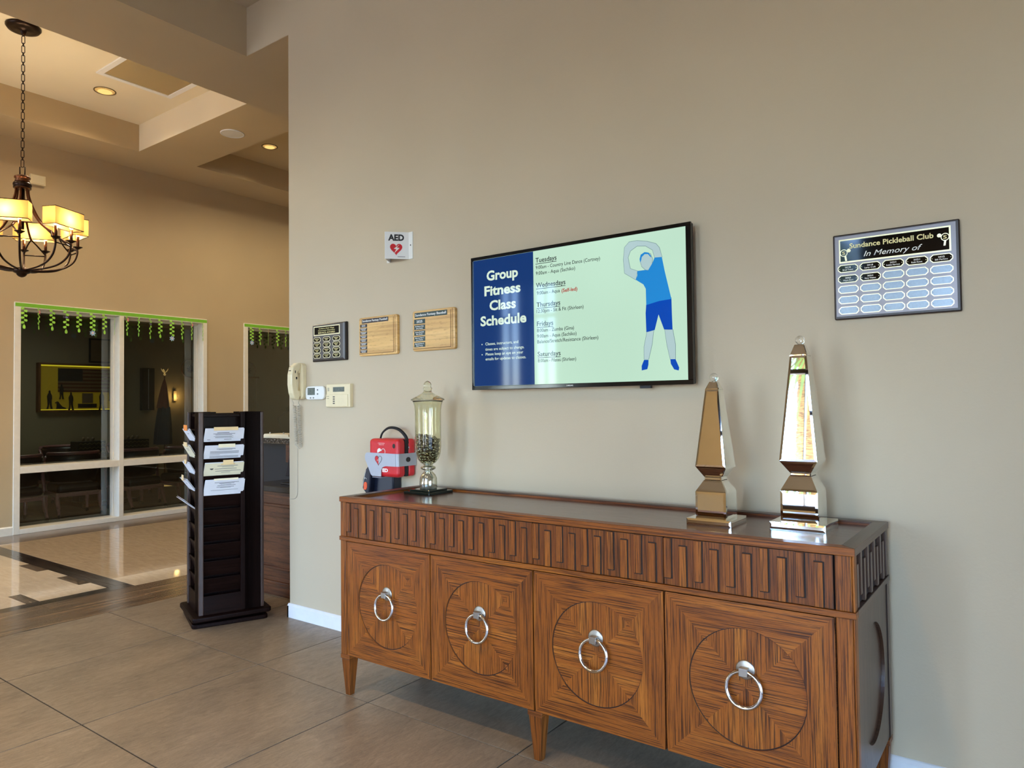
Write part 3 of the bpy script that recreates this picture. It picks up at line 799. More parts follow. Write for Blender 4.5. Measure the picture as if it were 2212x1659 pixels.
T = [("Tuesdays", -.214, -.082, .292, .026, .012, 'scr_ink'), ("9:00am - Country Line Dance (Cortney)", -.213, .174, .257, .019, .006, 'scr_ink'), ("9:00am - Aqua (Sachiko)", -.213, .029, .226, .019, .006, 'scr_ink'),
     ("Wednesdays", -.213, -.030, .159, .026, .012, 'scr_ink'), ("9:00am - Aqua", -.208, -.064, .121, .019, .006, 'scr_ink'), ("(Self-led)", -.054, .041, .119, .019, .02, 'scr_red'),
     ("Thursdays", -.211, -.063, .056, .026, .012, 'scr_ink'), ("12:30pm - Sit & Fit (Shirleen)", -.211, .076, .025, .019, .006, 'scr_ink'),
     ("Fridays", -.210, -.108, -.045, .026, .012, 'scr_ink'), ("8:00am - Zumba (Gina)", -.210, .018, -.077, .019, .006, 'scr_ink'), ("9:00am - Aqua (Sachiko)", -.210, .032, -.107, .019, .006, 'scr_ink'), ("Balance/Stretch/Resistance (Shirleen)", -.209, .158, -.136, .019, .006, 'scr_ink'),
     ("Saturdays", -.208, -.065, -.205, .026, .012, 'scr_ink'), ("8:00am - Pilates (Shirleen)", -.207, .028, -.236, .019, .006, 'scr_ink'),
     ("Group", -.545, -.330, .234, .054, .032, 'scr_white'), ("Fitness", -.562, -.314, .150, .054, .032, 'scr_white'), ("Class", -.527, -.346, .067, .054, .032, 'scr_white'), ("Schedule", -.592, -.278, -.016, .054, .032, 'scr_white'),
     ("Classes, instructors, and", -.559, -.333, -.126, .016, .008, 'scr_white'), ("times are subject to change.", -.560, -.294, -.156, .016, .008, 'scr_white'), ("Please keep an eye on your", -.558, -.301, -.183, .016, .008, 'scr_white'), ("emails for updates to classes.", -.559, -.283, -.210, .016, .008, 'scr_white')]
for s_, a, c, z, h, bo, m_ in T:
    text(s_, tv, M[m_], a, c, z, h, ys_, 'screen_text', bo)
    if h == .026:
        b = MB(); b.quad([(a, ys_, z - .009), (c, ys_, z - .009), (c, ys_, z - .006), (a, ys_, z - .006)]); b.build('underline', M[m_], tv)
for z in (-.120, -.177):
    b = MB(); b.prism([(-.583 + .0035 * cos(k * pi / 5), z + .0035 * sin(k * pi / 5)) for k in range(10)], 'y', ys_ - .0003, ys_); b.build('bullet_dot', M['scr_white'], tv)
text("SAMSUNG", tv, M['whitetxt'], -.030, .010, -.366, .0075, -.0846, 'maker_name', .01)
fig = dict(
 exercise_arms=('scr_skin', [(.377, .177), (.339, .193), (.328, .248), (.341, .279), (.377, .298), (.423, .292), (.458, .268), (.468, .23), (.505, .228), (.492, .274), (.475, .295), (.43, .312), (.377, .323), (.336, .323), (.311, .3), (.304, .241), (.309, .175), (.368, .136)]),
 exercise_head=('scr_skin', [(.421, .177), (.401, .196), (.393, .224), (.399, .247), (.423, .26), (.446, .251), (.456, .226), (.453, .195), (.439, .175)]),
 exercise_hair=('scr_shirt', [(.394, .215), (.39, .232), (.396, .253), (.417, .263), (.437, .258), (.45, .24), (.45, .232), (.434, .251), (.417, .253), (.402, .241), (.399, .228)]),
 exercise_shirt=('scr_shirt', [(.377, .177), (.421, .177), (.433, .173), (.456, .205), (.468, .23), (.505, .228), (.518, .16), (.549, .026), (.487, .022), (.421, .009), (.42, .087), (.408, .109), (.368, .136), (.377, .156)]),
 exercise_leg=('scr_skin', [(.422, -.12), (.456, -.116), (.446, -.181), (.428, -.249), (.405, -.248), (.406, -.189)]),
 exercise_leg_2=('scr_skin', [(.513, -.116), (.552, -.117), (.564, -.188), (.563, -.255), (.538, -.254), (.523, -.186)]),
 exercise_shorts=('scr_short', [(.421, .016), (.487, .029), (.549, .033), (.55, -.042), (.552, -.117), (.51, -.114), (.483, -.041), (.462, -.113), (.419, -.12), (.417, -.03)]),
 exercise_shoe=('scr_short', [(.405, -.251), (.428, -.252), (.427, -.275), (.421, -.296), (.392, -.301), (.392, -.279)]),
 exercise_shoe_2=('scr_short', [(.538, -.254), (.563, -.254), (.581, -.295), (.578, -.308), (.556, -.302), (.54, -.275)]))
for i, (nm, (m_, pts)) in enumerate(fig.items()):
    y_ = ys_ - .0003 * (i % 4)
    if m_ == 'scr_skin':     # thin drawn outline under the pale limbs
        cx_ = sum(p[0] for p in pts) / len(pts); cz_ = sum(p[1] for p in pts) / len(pts); n = len(pts); op = []
        ar = sum(pts[k][0] * pts[(k + 1) % n][1] - pts[(k + 1) % n][0] * pts[k][1] for k in range(n)); sg = 1 if ar > 0 else -1
        for k in range(n):
            a, q, c = Vector(pts[k - 1]), Vector(pts[k]), Vector(pts[(k + 1) % n]); t_ = (c - a).normalized(); op.append(tuple(q + Vector((t_.y, -t_.x)) * sg * .0022))
        b = MB(); b.prism(op, 'y', ys_ + .0003, ys_ + .0006); b.build('figure_outline', M['scr_line'], tv)
    b = MB(); b.prism(pts, 'y', y_ - .0002, y_); b.build(nm.replace('_2', ''), M[m_], tv)

# memorial plaque
M['espresso'] = wood('espresso_wood', (20, 10, 7), (40, 22, 16), (50, 29, 21), .4, .08, lines=80, contrast=.5)
M['plaque_grey'] = plain('satin_grey_plaque_face', (124, 118, 122), .35, .4, var=.03)
mp_ = thing('memorial_plaque', 'wide dark-framed grey plaque with thirty small nameplates headed In Memory of', 'plaque', (3.894, 0, 2.005))
b = MB(); b.prism([(-.224, -.175), (.224, -.175), (.224, .176), (-.224, .176)], 'y', -.020, 0); b.build('backing_board', M['espresso'], mp_, bevel=.005)
b = MB(); b.box(-.215, .211, -.0215, -.019, -.162, .167); b.build('face_plate', M['plaque_grey'], mp_)
def plate_poly(cx_, cz_, w, h, c): return [(cx_ - w + c, cz_ - h), (cx_ + w - c, cz_ - h), (cx_ + w - c * .3, cz_ - h + c * .3), (cx_ + w, cz_ - h + c), (cx_ + w, cz_ + h - c), (cx_ + w - c, cz_ + h), (cx_ - w + c, cz_ + h), (cx_ - w, cz_ + h - c), (cx_ - w, cz_ - h + c)]
def octo(cx_, cz_, w, h, c): return [(cx_ - w + c, cz_ - h), (cx_ + w - c, cz_ - h), (cx_ + w, cz_ - h + c), (cx_ + w, cz_ + h - c), (cx_ + w - c, cz_ + h), (cx_ - w + c, cz_ + h), (cx_ - w, cz_ + h - c), (cx_ - w, cz_ - h + c)]
hp = MB(); hp.box(-.200, .195, -.0235, -.0215, .057, .154); hp.build('header_border', M['gold'], mp_)
hp = MB(); hp.box(-.195, .189, -.0240, -.0234, .063, .148); hh_ = hp.build('header_plate', M['plate_black'], mp_)
text("Sundance Pickleball Club", mp_, M['goldtxt'], -.160, .138, .114, .021, -.0246, 'plaque_heading', .022)
text("In Memory of", mp_, M['whitetxt'], -.108, .100, .075, .022, -.0246, 'plaque_heading', .004, .35)
for cx_, sg, zc in ((-.182, 1, .098), (.176, -1, .112)):   # paddle-and-ball emblem
    b = MB()
    b.prism([(cx_ + .0145 * cos(k * pi / 10), zc + .015 * sin(k * pi / 10)) for k in range(20)], 'y', -.0248, -.0241)
    b.prism([(cx_ + .002 * sg, zc - .012), (cx_ + .009 * sg, zc - .012), (cx_ + .012 * sg, zc - .033), (cx_ + .005 * sg, zc - .033)] if sg > 0 else [(cx_ - .006, zc - .033), (cx_ + .001, zc - .033), (cx_ + .004, zc - .012), (cx_ - .003, zc - .012)], 'y', -.0247, -.0241)
    bx_ = cx_ + .019 * sg
    b.prism([(bx_ + .0075 * cos(k * pi / 8), zc + .008 + .0075 * sin(k * pi / 8)) for k in range(16)], 'y', -.0247, -.0241)
    b.build('paddle_emblem', M['gold'], mp_)
    b = MB(); b.prism([(cx_ + .0115 * cos(k * pi / 10), zc + .012 * sin(k * pi / 10)) for k in range(20)], 'y', -.0251, -.0248); b.build('paddle_face', M['plate_black'], mp_)
    text("S", mp_, M['goldtxt'], cx_ - .006, cx_ + .006, zc - .007, .014, -.0254, 'emblem_letter', .02)
names = ["2018\nBrad Trent", "2018\nLarry Craft", "2021\nBobbie Harrison", "2021\nRuth Rowe", "2022\nBill Perkins", "2023\nWayne Dorn", "2024\nMary Walton"]
for r_ in range(5):
    for c_ in range(5):
        cx_ = -.168 + c_ * .0825; cz_ = .0335 - r_ * .0430; k = r_ * 5 + c_
        fl_ = k < 7
        b = MB(); b.prism(octo(cx_, cz_, .0385, .0160, .010), 'y', -.0232, -.0215); nb = b.build('nameplate', M['gold'], mp_)
        b = MB(); b.prism(octo(cx_, cz_, .0352, .0128, .0085), 'y', -.0238, -.0231); b.build('nameplate_inlay', M['plate_black'] if fl_ else M['plate_steel'], nb)
        b = MB()
        for sx in (-1, 1): b.prism([(cx_ + sx * .031 + .0014 * cos(j * pi / 3), cz_ + .0014 * sin(j * pi / 3)) for j in range(6)], 'y', -.0244, -.0237)
        b.build('screw', M['black'] if not fl_ else M['gold'], nb)
        if fl_:
            u_, v_ = names[k].split('\n')
            text(u_, nb, M['whitetxt'], cx_ - .011, cx_ + .011, cz_ + .0015, .0062, -.0243, 'engraving', .02)
            w_ = .0105 + .0012 * len(v_) * .75
            text(v_, nb, M['whitetxt'], cx_ - w_, cx_ + w_, cz_ - .0080, .0062, -.0243, 'engraving', .02)

# black service award plaque
aw = thing('service_award_plaque', 'black glossy-edged Service Award plaque with twelve small gold-edged nameplates', 'plaque', (.461, 0, 1.937))
M['black_lacquer'] = plain('black_lacquered_board', (22, 19, 19), .16, var=.03)
M['charcoal'] = plain('charcoal_plaque_face', (84, 78, 74), .35, .3, var=.03)
b = MB(); b.box(-.178, .178, -.016, 0, -.131, .128); b.build('backing_board', M['black_lacquer'], aw, bevel=.005)
b = MB(); b.hull8([(-.172, -.016, -.125), (.160, -.016, -.125), (.160, -.016, .122), (-.172, -.016, .122)], [(-.165, -.024, -.114), (.150, -.024, -.114), (.150, -.024, .118), (-.165, -.024, .118)]); b.build('face_plate', M['charcoal'], aw)
b = MB(); b.box(-.153, .120, -.0255, -.0235, .047, .112); b.build('title_border', M['gold'], aw)
b = MB(); b.box(-.144, .112, -.0262, -.0254, .055, .105); b.build('title_plate', M['plate_black'], aw)
for s_, z, h, w_ in (("Sundance Adult Village", .0905, .0085, .08), ("Homeowners Association", .0770, .0085, .088), ("SERVICE AWARD", .0600, .0115, .088)):
    text(s_, aw, M['goldtxt'], -.016 - w_, -.016 + w_, z, h, -.0267, 'plaque_heading', .008)
for r_ in range(4):
    for c_ in range(3):
        cx_ = -.117 + c_ * .1005; cz_ = .020 - r_ * .0375
        b = MB(); b.prism(octo(cx_, cz_, .0385, .0165, .011), 'y', -.0255, -.0235); nb = b.build('nameplate', M['gold'], aw)
        b = MB(); b.prism(octo(cx_, cz_, .0345, .0130, .0095), 'y', -.0262, -.0253); b.build('nameplate_inlay', M['plate_black'], nb)
        b = MB()
        for z_, w_ in ((.004, .022), (-.005, .012)): b.box(cx_ - w_, cx_ + w_, -.0266, -.0262, cz_ + z_ - .0018, cz_ + z_ + .0018)
        b.build('engraving', M['goldtxt'], nb)

# two light wood plaques
M['maple'] = wood('light_maple', (176, 128, 62), (222, 176, 100), (232, 190, 116), .4, .2, lines=40, contrast=.6, streak=1.2)
M['groove'] = plain('dark_routed_groove', (120, 84, 40), .7)
M['plate_brown'] = plain('dark_brown_plate', (40, 20, 14), .3); M['plate_green'] = plain('dark_green_plate', (22, 46, 34), .3)
def wood_plaque(x, z, w, h, label, title, tb, rows, row_x, pm, rows_z, rh):
    t = thing('wooden_plaque', label, 'plaque', (x, 0, z), 0, None)
    def rr(w_, h_, c): return [(sx * (w_ - c) + c * cos(a), sz * (h_ - c) + c * sin(a)) for sx, sz, a0 in ((1, 1, 0), (-1, 1, 90), (-1, -1, 180), (1, -1, 270)) for a in (R(a0), R(a0 + 30), R(a0 + 60), R(a0 + 90))]
    b = MB(); b.prism(rr(w, h, .014), 'y', -.024, 0, 'x'); b.build('board', M['maple'], t, bevel=.004)
    b = MB(); g_ = .007
    fx, fz = w - .034, h - .014
    b.box(fx, fx + .004, -.0246, -.0238, -h + .015, fz); b.box(-w + .004, fx + .004, -.0246, -.0238, -h + .012, -h + .016); b.build('routed_line', M['groove'], t)
    b = MB(); b.box(fx + .014, fx + .017, -.0246, -.0238, -h + .01, h - .006); b.build('routed_line', M['groove'], t)
    b = MB(); b.box(tb[0], tb[1], -.0256, -.0238, tb[2], tb[3]); tp = b.build('title_plate', pm, t)
    text(title, tp, M['whitetxt'], tb[0] + .005, tb[1] - .008, tb[2] + .009, (tb[3] - tb[2]) * .5, -.0261, 'plaque_heading', .012)
    for i, (rz_, tx) in enumerate(zip(rows_z, rows)):
        b = MB(); b.box(row_x[0], row_x[1], -.0256, -.0238, rz_ - rh, rz_ + rh); p_ = b.build('row_plate', pm, t)
        L = tx.split('\n'); xm_ = (row_x[0] + row_x[1]) / 2; hw_ = (row_x[1] - row_x[0]) / 2
        if not tx:
            b = MB()
            for z_, w_ in ((rh * .42, .8), (-rh * .40, .58)): b.box(xm_ - hw_ * w_, xm_ + hw_ * w_, -.0260, -.0256, rz_ + z_ - .0016, rz_ + z_ + .0016)
            b.build('engraving', M['whitetxt'], p_)
        elif len(L) == 1: text(L[0], p_, M['whitetxt'], xm_ - hw_ * .55, xm_ + hw_ * .55, rz_ - rh * .5, rh * 1.05, -.0261, 'engraving', .015)
        else:
            text(L[0], p_, M['whitetxt'], xm_ - hw_ * .78, xm_ + hw_ * .78, rz_ + rh * .18, rh * .55, -.0261, 'engraving', .02)
            text(L[1], p_, M['whitetxt'], xm_ - hw_ * .62, xm_ + hw_ * .62, rz_ - rh * .68, rh * .55, -.0261, 'engraving', .02)
    return t
wood_plaque(.946, 1.947, .176, .125, 'light wood Fantasy Football plaque with dark brown plates', 'Sundance Fantasy Football', (-.146, .098, .087, .1145),
    ['2025'] + [''] * 7, (-.163, -.098), M['plate_brown'], [.0715 - .0238 * i for i in range(8)], .0097)
wood_plaque(1.428, 1.951, .171, .123, 'light wood Fantasy Baseball plaque with dark green plates', 'Sundance Fantasy Baseball', (-.152, .112, .081, .111),
    ['2025', 'Sundance Kids\nJerry Higgins', 'Legacy Baseball\nMan Butler', 'Mommy Bart 1\nJerry Higgins', 'Baseball Nuts 4\nRich Tracy'], (-.157, -.067), M['plate_green'], [.0575 - .0355 * i for i in range(5)], .0140)

# AED flag sign: two panels meeting at an outer edge, with flanges on the wall
M['sign_white'] = plain('white_sign_plastic', (222, 220, 210), .35, var=.015)
M['sign_red'] = plain('red_sign_print', (196, 24, 32), .4, var=.02)
sg = thing('aed_flag_sign', 'white projecting AED sign with red heart, high on the front wall', 'sign', (1.110, 0, 2.491))
b = MB(); t_ = .003
def vpanel(x0, y0, x1, y1, z0=-.084, z1=.084):
    d = Vector((x1 - x0, y1 - y0)).normalized(); nn = Vector((-d.y, d.x)) * t_
    b.hull8([(x0, y0, z0), (x1, y1, z0), (x1 + nn.x, y1 + nn.y, z0), (x0 + nn.x, y0 + nn.y, z0)], [(x0, y0, z1), (x1, y1, z1), (x1 + nn.x, y1 + nn.y, z1), (x0 + nn.x, y0 + nn.y, z1)])
vpanel(.002, -.111, .100, -.006); b.build('sign_panel', M['sign_white'], sg)
b = MB(); vpanel(-.066, -.006, -.002, -.111); b.build('sign_panel', M['sign_white'], sg)
b = MB(); b.box(.100, .134, -.006, 0, -.084, .084); b.box(-.094, -.066, -.006, 0, -.084, .084); b.build('wall_flange', M['sign_white'], sg)
b = MB(); b.prism([(.117 + .004 * cos(k * pi / 4), .002 + .004 * sin(k * pi / 4)) for k in range(8)], 'y', -.008, -.006); b.build('screw', M['black'], sg)
ang = math.atan2(.105, .098)
pf = bpy.data.objects.new('sign_print', None); COL.objects.link(pf); pf.parent = sg; pf.location = (.002, -.111, 0); pf.rotation_euler = (0, 0, ang)
text("AED", pf, M['blacktxt'], .018, .116, .031, .038, -.0006, 'sign_letters', .045)
def heart(cx_, cz_, s_, n=28):
    o_ = []
    for k in range(n):
        a = 2 * pi * k / n; o_.append((cx_ + s_ * 16 * sin(a) ** 3 / 16, cz_ + s_ * (13 * cos(a) - 5 * cos(2 * a) - 2 * cos(3 * a) - cos(4 * a)) / 15))
    return o_
b = MB(); b.prism(heart(.067, -.020, .038), 'y', -.0007, -.0002); b.build('heart_symbol', M['sign_red'], pf)
b = MB(); b.prism([(.088, .006), (.052, -.021), (.068, -.024), (.054, -.050), (.088, -.016), (.070, -.013)], 'y', -.0011, -.0007); b.build('lightning_symbol', M['sign_white'], pf)
b = MB(); b.box(.075, .122, -.0008, -.0002, -.0715, -.0690); b.build('small_print', M['blacktxt'], pf)

# red AED case in a grey wall bracket
M['red_case'] = plain('red_case_fabric', (200, 28, 36), .42, var=.06, scale=60, bump=400)
M['grey_metal'] = plain('grey_painted_bracket', (160, 163, 170), .35, .35, var=.02)
M['web'] = plain('black_webbing', (16, 16, 18), .7, bump=300)
ac = thing('aed_case', 'red soft AED case held on the wall by a grey metal bracket', 'defibrillator case', (1.124, 0, 1.181))
def rbox(x0, x1, y0, y1, z0, z1, name, mat, bev): 
    bb_ = MB(); bb_.box(x0, x1, y0, y1, z0, z1); return bb_.build(name, mat, ac, bevel=bev, seg=4)
rbox(-.126, .130, -.154, -.085, -.116, .116, 'front_shell', M['red_case'], .024)
rbox(-.122, .126, -.088, -.060, -.112, .112, 'zip_band', M['web'], .006)
rbox(-.126, .130, -.063, -.004, -.114, .114, 'back_shell', M['red_case'], .018)
b = MB(); b.tube(bez([(-.112, -.07, .102), (-.085, -.075, .148), (-.02, -.08, .180), (.055, -.075, .172), (.105, -.065, .130), (.118, -.06, .085)], 8), .006, 8, flat=1.7); b.build('carry_handle', M['web'], ac)
b = MB(); b.ring((.121, -.062, .060), .010, .0018, 'y', 14, 6); b.build('handle_ring', M['chrome'], ac)
# bracket: band around front and right side with a downward lobe
b = MB()
b.prism([(-.150, .012), (-.142, .026), (-.130, .030), (.118, .028), (.118, -.048), (.030, -.048), (.004, -.056), (-.008, -.074), (-.008, -.112), (-.085, -.112), (-.098, -.104), (-.130, -.045), (-.150, -.012)], 'y', -.162, -.158)
pts_ = [(.118, -.1600), (.128, -.1588), (.1345, -.152), (.1365, -.143), (.1365, -.004)]
for (xa, ya), (xb, yb) in zip(pts_, pts_[1:]): b.quad([(xa, ya, -.048), (xb, yb, -.048), (xb, yb, .028), (xa, ya, .028)], 'z')
b.box(-.085, -.008, -.162, -.02, -.1205, -.118)
br_ = b.build('wall_bracket', M['grey_metal'], ac)
b = MB(); b.prism([(-.075 + .019 * cos(k * pi / 10), -.010 + .015 * sin(k * pi / 10)) for k in range(20)], 'x', .1367, .1375); b.build('finger_hole', M['black'], ac)
b = MB(); hh = heart(-.030, -.012, .030); b.prism([p for p in hh if p[0] <= -.0295], 'y', -.1628, -.162); b.build('heart_symbol', M['sign_red'], ac)
b = MB(); b.tube([(x_, -.1625, z_) for x_, z_ in hh], .0012, 5, True); b.build('heart_outline', M['plate_brown'], ac)
b = MB(); b.tube([(-.043, -.1632, -.020), (-.035, -.1632, -.010), (-.032, -.1632, -.015), (-.023, -.1632, -.006), (-.020, -.1632, -.011), (-.012, -.1632, -.002)], .0012, 5); b.build('pulse_line', M['sign_white'], ac)
text("ED", ac, M['whitetxt'], -.004, .044, -.084, .021, -.1546, 'case_letters', .04)
b = MB(); b.prism([p for p in heart(-.012, .030, .036) if p[1] > .026 and p[0] < -.012], 'y', -.1552, -.1545)
b.build('case_heart', M['sign_white'], ac)
b = MB(); b.tube([(x_, -.1548, z_) for x_, z_ in heart(-.012, .030, .033) if z_ > .026 and x_ > -.012], .0022, 6); b.build('case_heart', M['sign_white'], ac)
for z_, w_ in ((.087, .030), (.078, .022)):
    text("AUTOMATED EXTERNAL" if w_ > .025 else "DEFIBRILLATOR", ac, M['whitetxt'], -.012 - w_, -.012 + w_, z_, .004, -.1546, 'case_letters', .01)
b = MB(); b.prism([(.096 + .011 * cos(k * pi / 8), .074 + .014 * sin(k * pi / 8)) for k in range(16)], 'y', -.156, -.1535); b.build('status_window', M['black_gloss'], ac)

# navy device hanging below the case
M['navy'] = plain('navy_plastic', (22, 26, 40), .28, var=.04); M['orange'] = plain('orange_button', (228, 92, 48), .4)
dv = thing('navy_wall_device', 'navy blue plastic device with orange button, hung beneath the red case', 'device', (1.02, 0, 1.035))
b = MB(); prof = [(-.124, -.06), (-.128, -.02), (-.112, .05), (-.075, .105), (-.02, .125), (.09, .125), (.110, .08), (.110, -.05), (.085, -.095), (-.095, -.095)]
b.prism(prof, 'y', -.075, 0); b.build('housing', M['navy'], dv, bevel=.012, seg=3)
b = MB(); b.prism([(-.126, -.055), (-.122, .0), (-.100, .060), (-.06, .100), (-.03, .080), (-.05, .0), (-.062, -.088), (-.09, -.090)], 'y', -.118, -.07); b.build('front_cover', M['navy'], dv, bevel=.012, seg=3)
b = MB(); b.prism([(-.104, -.062), (-.083, -.062), (-.076, -.048), (-.076, -.022), (-.084, -.012), (-.098, -.014), (-.106, -.028)], 'y', -.123, -.116); b.build('orange_button', M['orange'], dv, bevel=.003)
b = MB(); b.tube([(-.092 + .010 * cos(a), -.1195, .002 + .010 * sin(a)) for a in [R(20 + 20 * k) for k in range(8)]], .0016, 5); b.build('wave_symbol', M['whitetxt'], dv)
b = MB(); b.tube([(-.116, -.1190, -.045), (-.098, -.119, .03), (-.086, -.119, .062)], .0015, 5); b.build('edge_line', M['whitetxt'], dv)

# wall telephone
M['almond'] = plain('almond_plastic', (222, 208, 168), .35, var=.02)
ph = thing('wall_telephone', 'almond wall telephone with coiled cord by the wall corner', 'telephone', (.155, 0, 1.672))
def rr2(x0, x1, z0, z1, c): return [(sx + c * cos(a), sz + c * sin(a)) for sx, sz, a0 in ((x1 - c, z1 - c, 0), (x0 + c, z1 - c, 90), (x0 + c, z0 + c, 180), (x1 - c, z0 + c, 270)) for a in (R(a0), R(a0 + 22), R(a0 + 45), R(a0 + 68), R(a0 + 90))]
b = MB(); b.prism(rr2(-.050, .042, -.122, .132, .030), 'y', -.034, 0); b.build('base_plate', M['almond'], ph, bevel=.005)
b = MB(); b.box(-.028, .020, -.054, -.030, .060, .112); b.box(-.028, .020, -.054, -.030, -.105, -.060); b.build('cradle', M['almond'], ph, bevel=.008)
hs = MB(); pr = [(-.030, .135), (-.060, .132), (-.098, .105), (-.112, .050), (-.113, -.020), (-.104, -.080), (-.088, -.118), (-.070, -.128), (-.042, -.124), (-.040, -.085), (-.060, -.050), (-.066, .010), (-.058, .065), (-.036, .090)]
hs.prism([(y_, z_) for y_, z_ in pr], 'x', -.030, .024); hs.build('handset', M['almond'], ph, bevel=.014, seg=4)
b = MB(); b.box(-.012, .006, -.110, -.104, .074, .079); b.tube([(-.003 + .009 * cos(R(a_)), -.106 - .002, .100 + .007 * sin(R(a_))) for a_ in range(20, 170, 25)], .0014, 5); b.build('earpiece_slot', M['black'], ph)
b = MB(); b.box(.0242, .0248, -.085, -.078, .060, .078); b.box(.0242, .0248, -.078, -.066, .018, .034); b.build('side_marks', M['black'], ph)
cp = []
def coil(p0, p1, turns, r):
    p0, p1 = Vector(p0), Vector(p1); t = (p1 - p0).normalized(); a_ = t.orthogonal().normalized(); c_ = t.cross(a_); n_ = turns * 9
    return [p0 + (p1 - p0) * (k / n_) + a_ * r * cos(2 * pi * k / 9) + c_ * r * sin(2 * pi * k / 9) for k in range(n_ + 1)]
M['cord'] = plain('cream_cord', (178, 170, 152), .5)
pts_ = [Vector((-.045, -.06, -.126)), Vector((-.040, -.05, -.150))] + coil((-.040, -.042, -.165), (-.054, -.016, -.440), 26, .0110) + [Vector((-.048, -.014, -.456)), Vector((-.030, -.012, -.470)), Vector((-.014, -.012, -.462))] + coil((-.008, -.015, -.455), (-.012, -.028, -.165), 24, .0090) + [Vector((-.012, -.03, -.150)), Vector((-.016, -.02, -.122))]
b = MB(); b.tube(pts_, .0025, 5); b.build('coiled_cord', M['cord'], ph)
b = MB(); b.tube(bez([(-.058, -.004, -.470), (-.060, -.004, -.62), (-.062, -.004, -.780), (-.075, -.004, -.815), (-.100, -.004, -.828), (-.152, -.004, -.834)], 6), .0017, 5); b.build('line_wire', M['cord'], ph)

# thermostat
M['pale_plastic'] = plain('white_plastic', (226, 226, 220), .35, var=.015); M['lcd'] = plain('grey_lcd', (110, 118, 112), .12, .2, var=.2, scale=60)
th = thing('thermostat', 'white oval-cornered thermostat beside the telephone', 'thermostat', (.310, 0, 1.592))
b = MB(); b.prism(rr2(-.102, .100, -.047, .047, .028), 'y', -.022, 0); b.build('housing', M['pale_plastic'], th, bevel=.008, seg=3)
b = MB(); b.box(-.074, .004, -.0235, -.021, -.014, .036); b.build('display', M['lcd'], th, bevel=.001)
b = MB()
for x_, z_ in ((.034, .020), (.034, -.008), (-.042, -.034), (-.010, -.034)): b.prism([(x_ + .0065 * cos(k * pi / 6), z_ + .0055 * sin(k * pi / 6)) for k in range(12)], 'y', -.025, -.021)
b.build('button', plain('grey_button', (120, 122, 118), .5), th)
# alarm keypad
al = thing('alarm_keypad', 'square almond alarm keypad with small display right of the thermostat', 'keypad', (.567, 0, 1.569))
b = MB(); b.box(-.122, .118, -.030, 0, -.077, .078); b.build('housing', M['almond'], al, bevel=.004)
b = MB(); b.box(-.122, .100, -.034, -.030, -.072, .008); b.build('keypad_door', M['almond'], al, bevel=.002)
b = MB(); b.box(-.050, .062, -.0322, -.029, .026, .058); b.build('display', M['lcd'], al)
b = MB()
for k in range(4): b.box(-.048, -.030, -.0352, -.034, -.012 - k * .0145, -.004 - k * .0145)
for k in range(4): b.box(-.110 + (k % 2) * .014, -.104 + (k % 2) * .014, -.0352, -.034, -.006 - (k // 2) * .014, -.002 - (k // 2) * .014)
b.build('key_marks', M['charcoal'], al)
b = MB()
for k in range(5): b.box(-.108, -.090, -.0308, -.029, .032 + k * .005, .034 + k * .005)
b.build('speaker_slots', M['charcoal'], al)
# ---------------------------------------------------------------- revolving brochure rack
M['rack'] = wood('dark_espresso_rack', (11, 5, 3), (24, 12, 9), (30, 16, 12), .42, .03, lines=70, contrast=.4)
M['rack'].node_tree.nodes['Principled BSDF'].inputs['Specular IOR Level'].default_value = .05
M['rack_edge'] = wood('brown_rack_edge', (26, 14, 9), (56, 34, 23), (72, 45, 31), .4, .0, lines=70, contrast=.5)
RKA = 1.2297   # main face runs along this direction
rk = thing('brochure_rack', 'tall dark four-sided brochure rack standing beside the end of the front wall', 'brochure rack', (-.432, -.240, 0), RKA - 0)
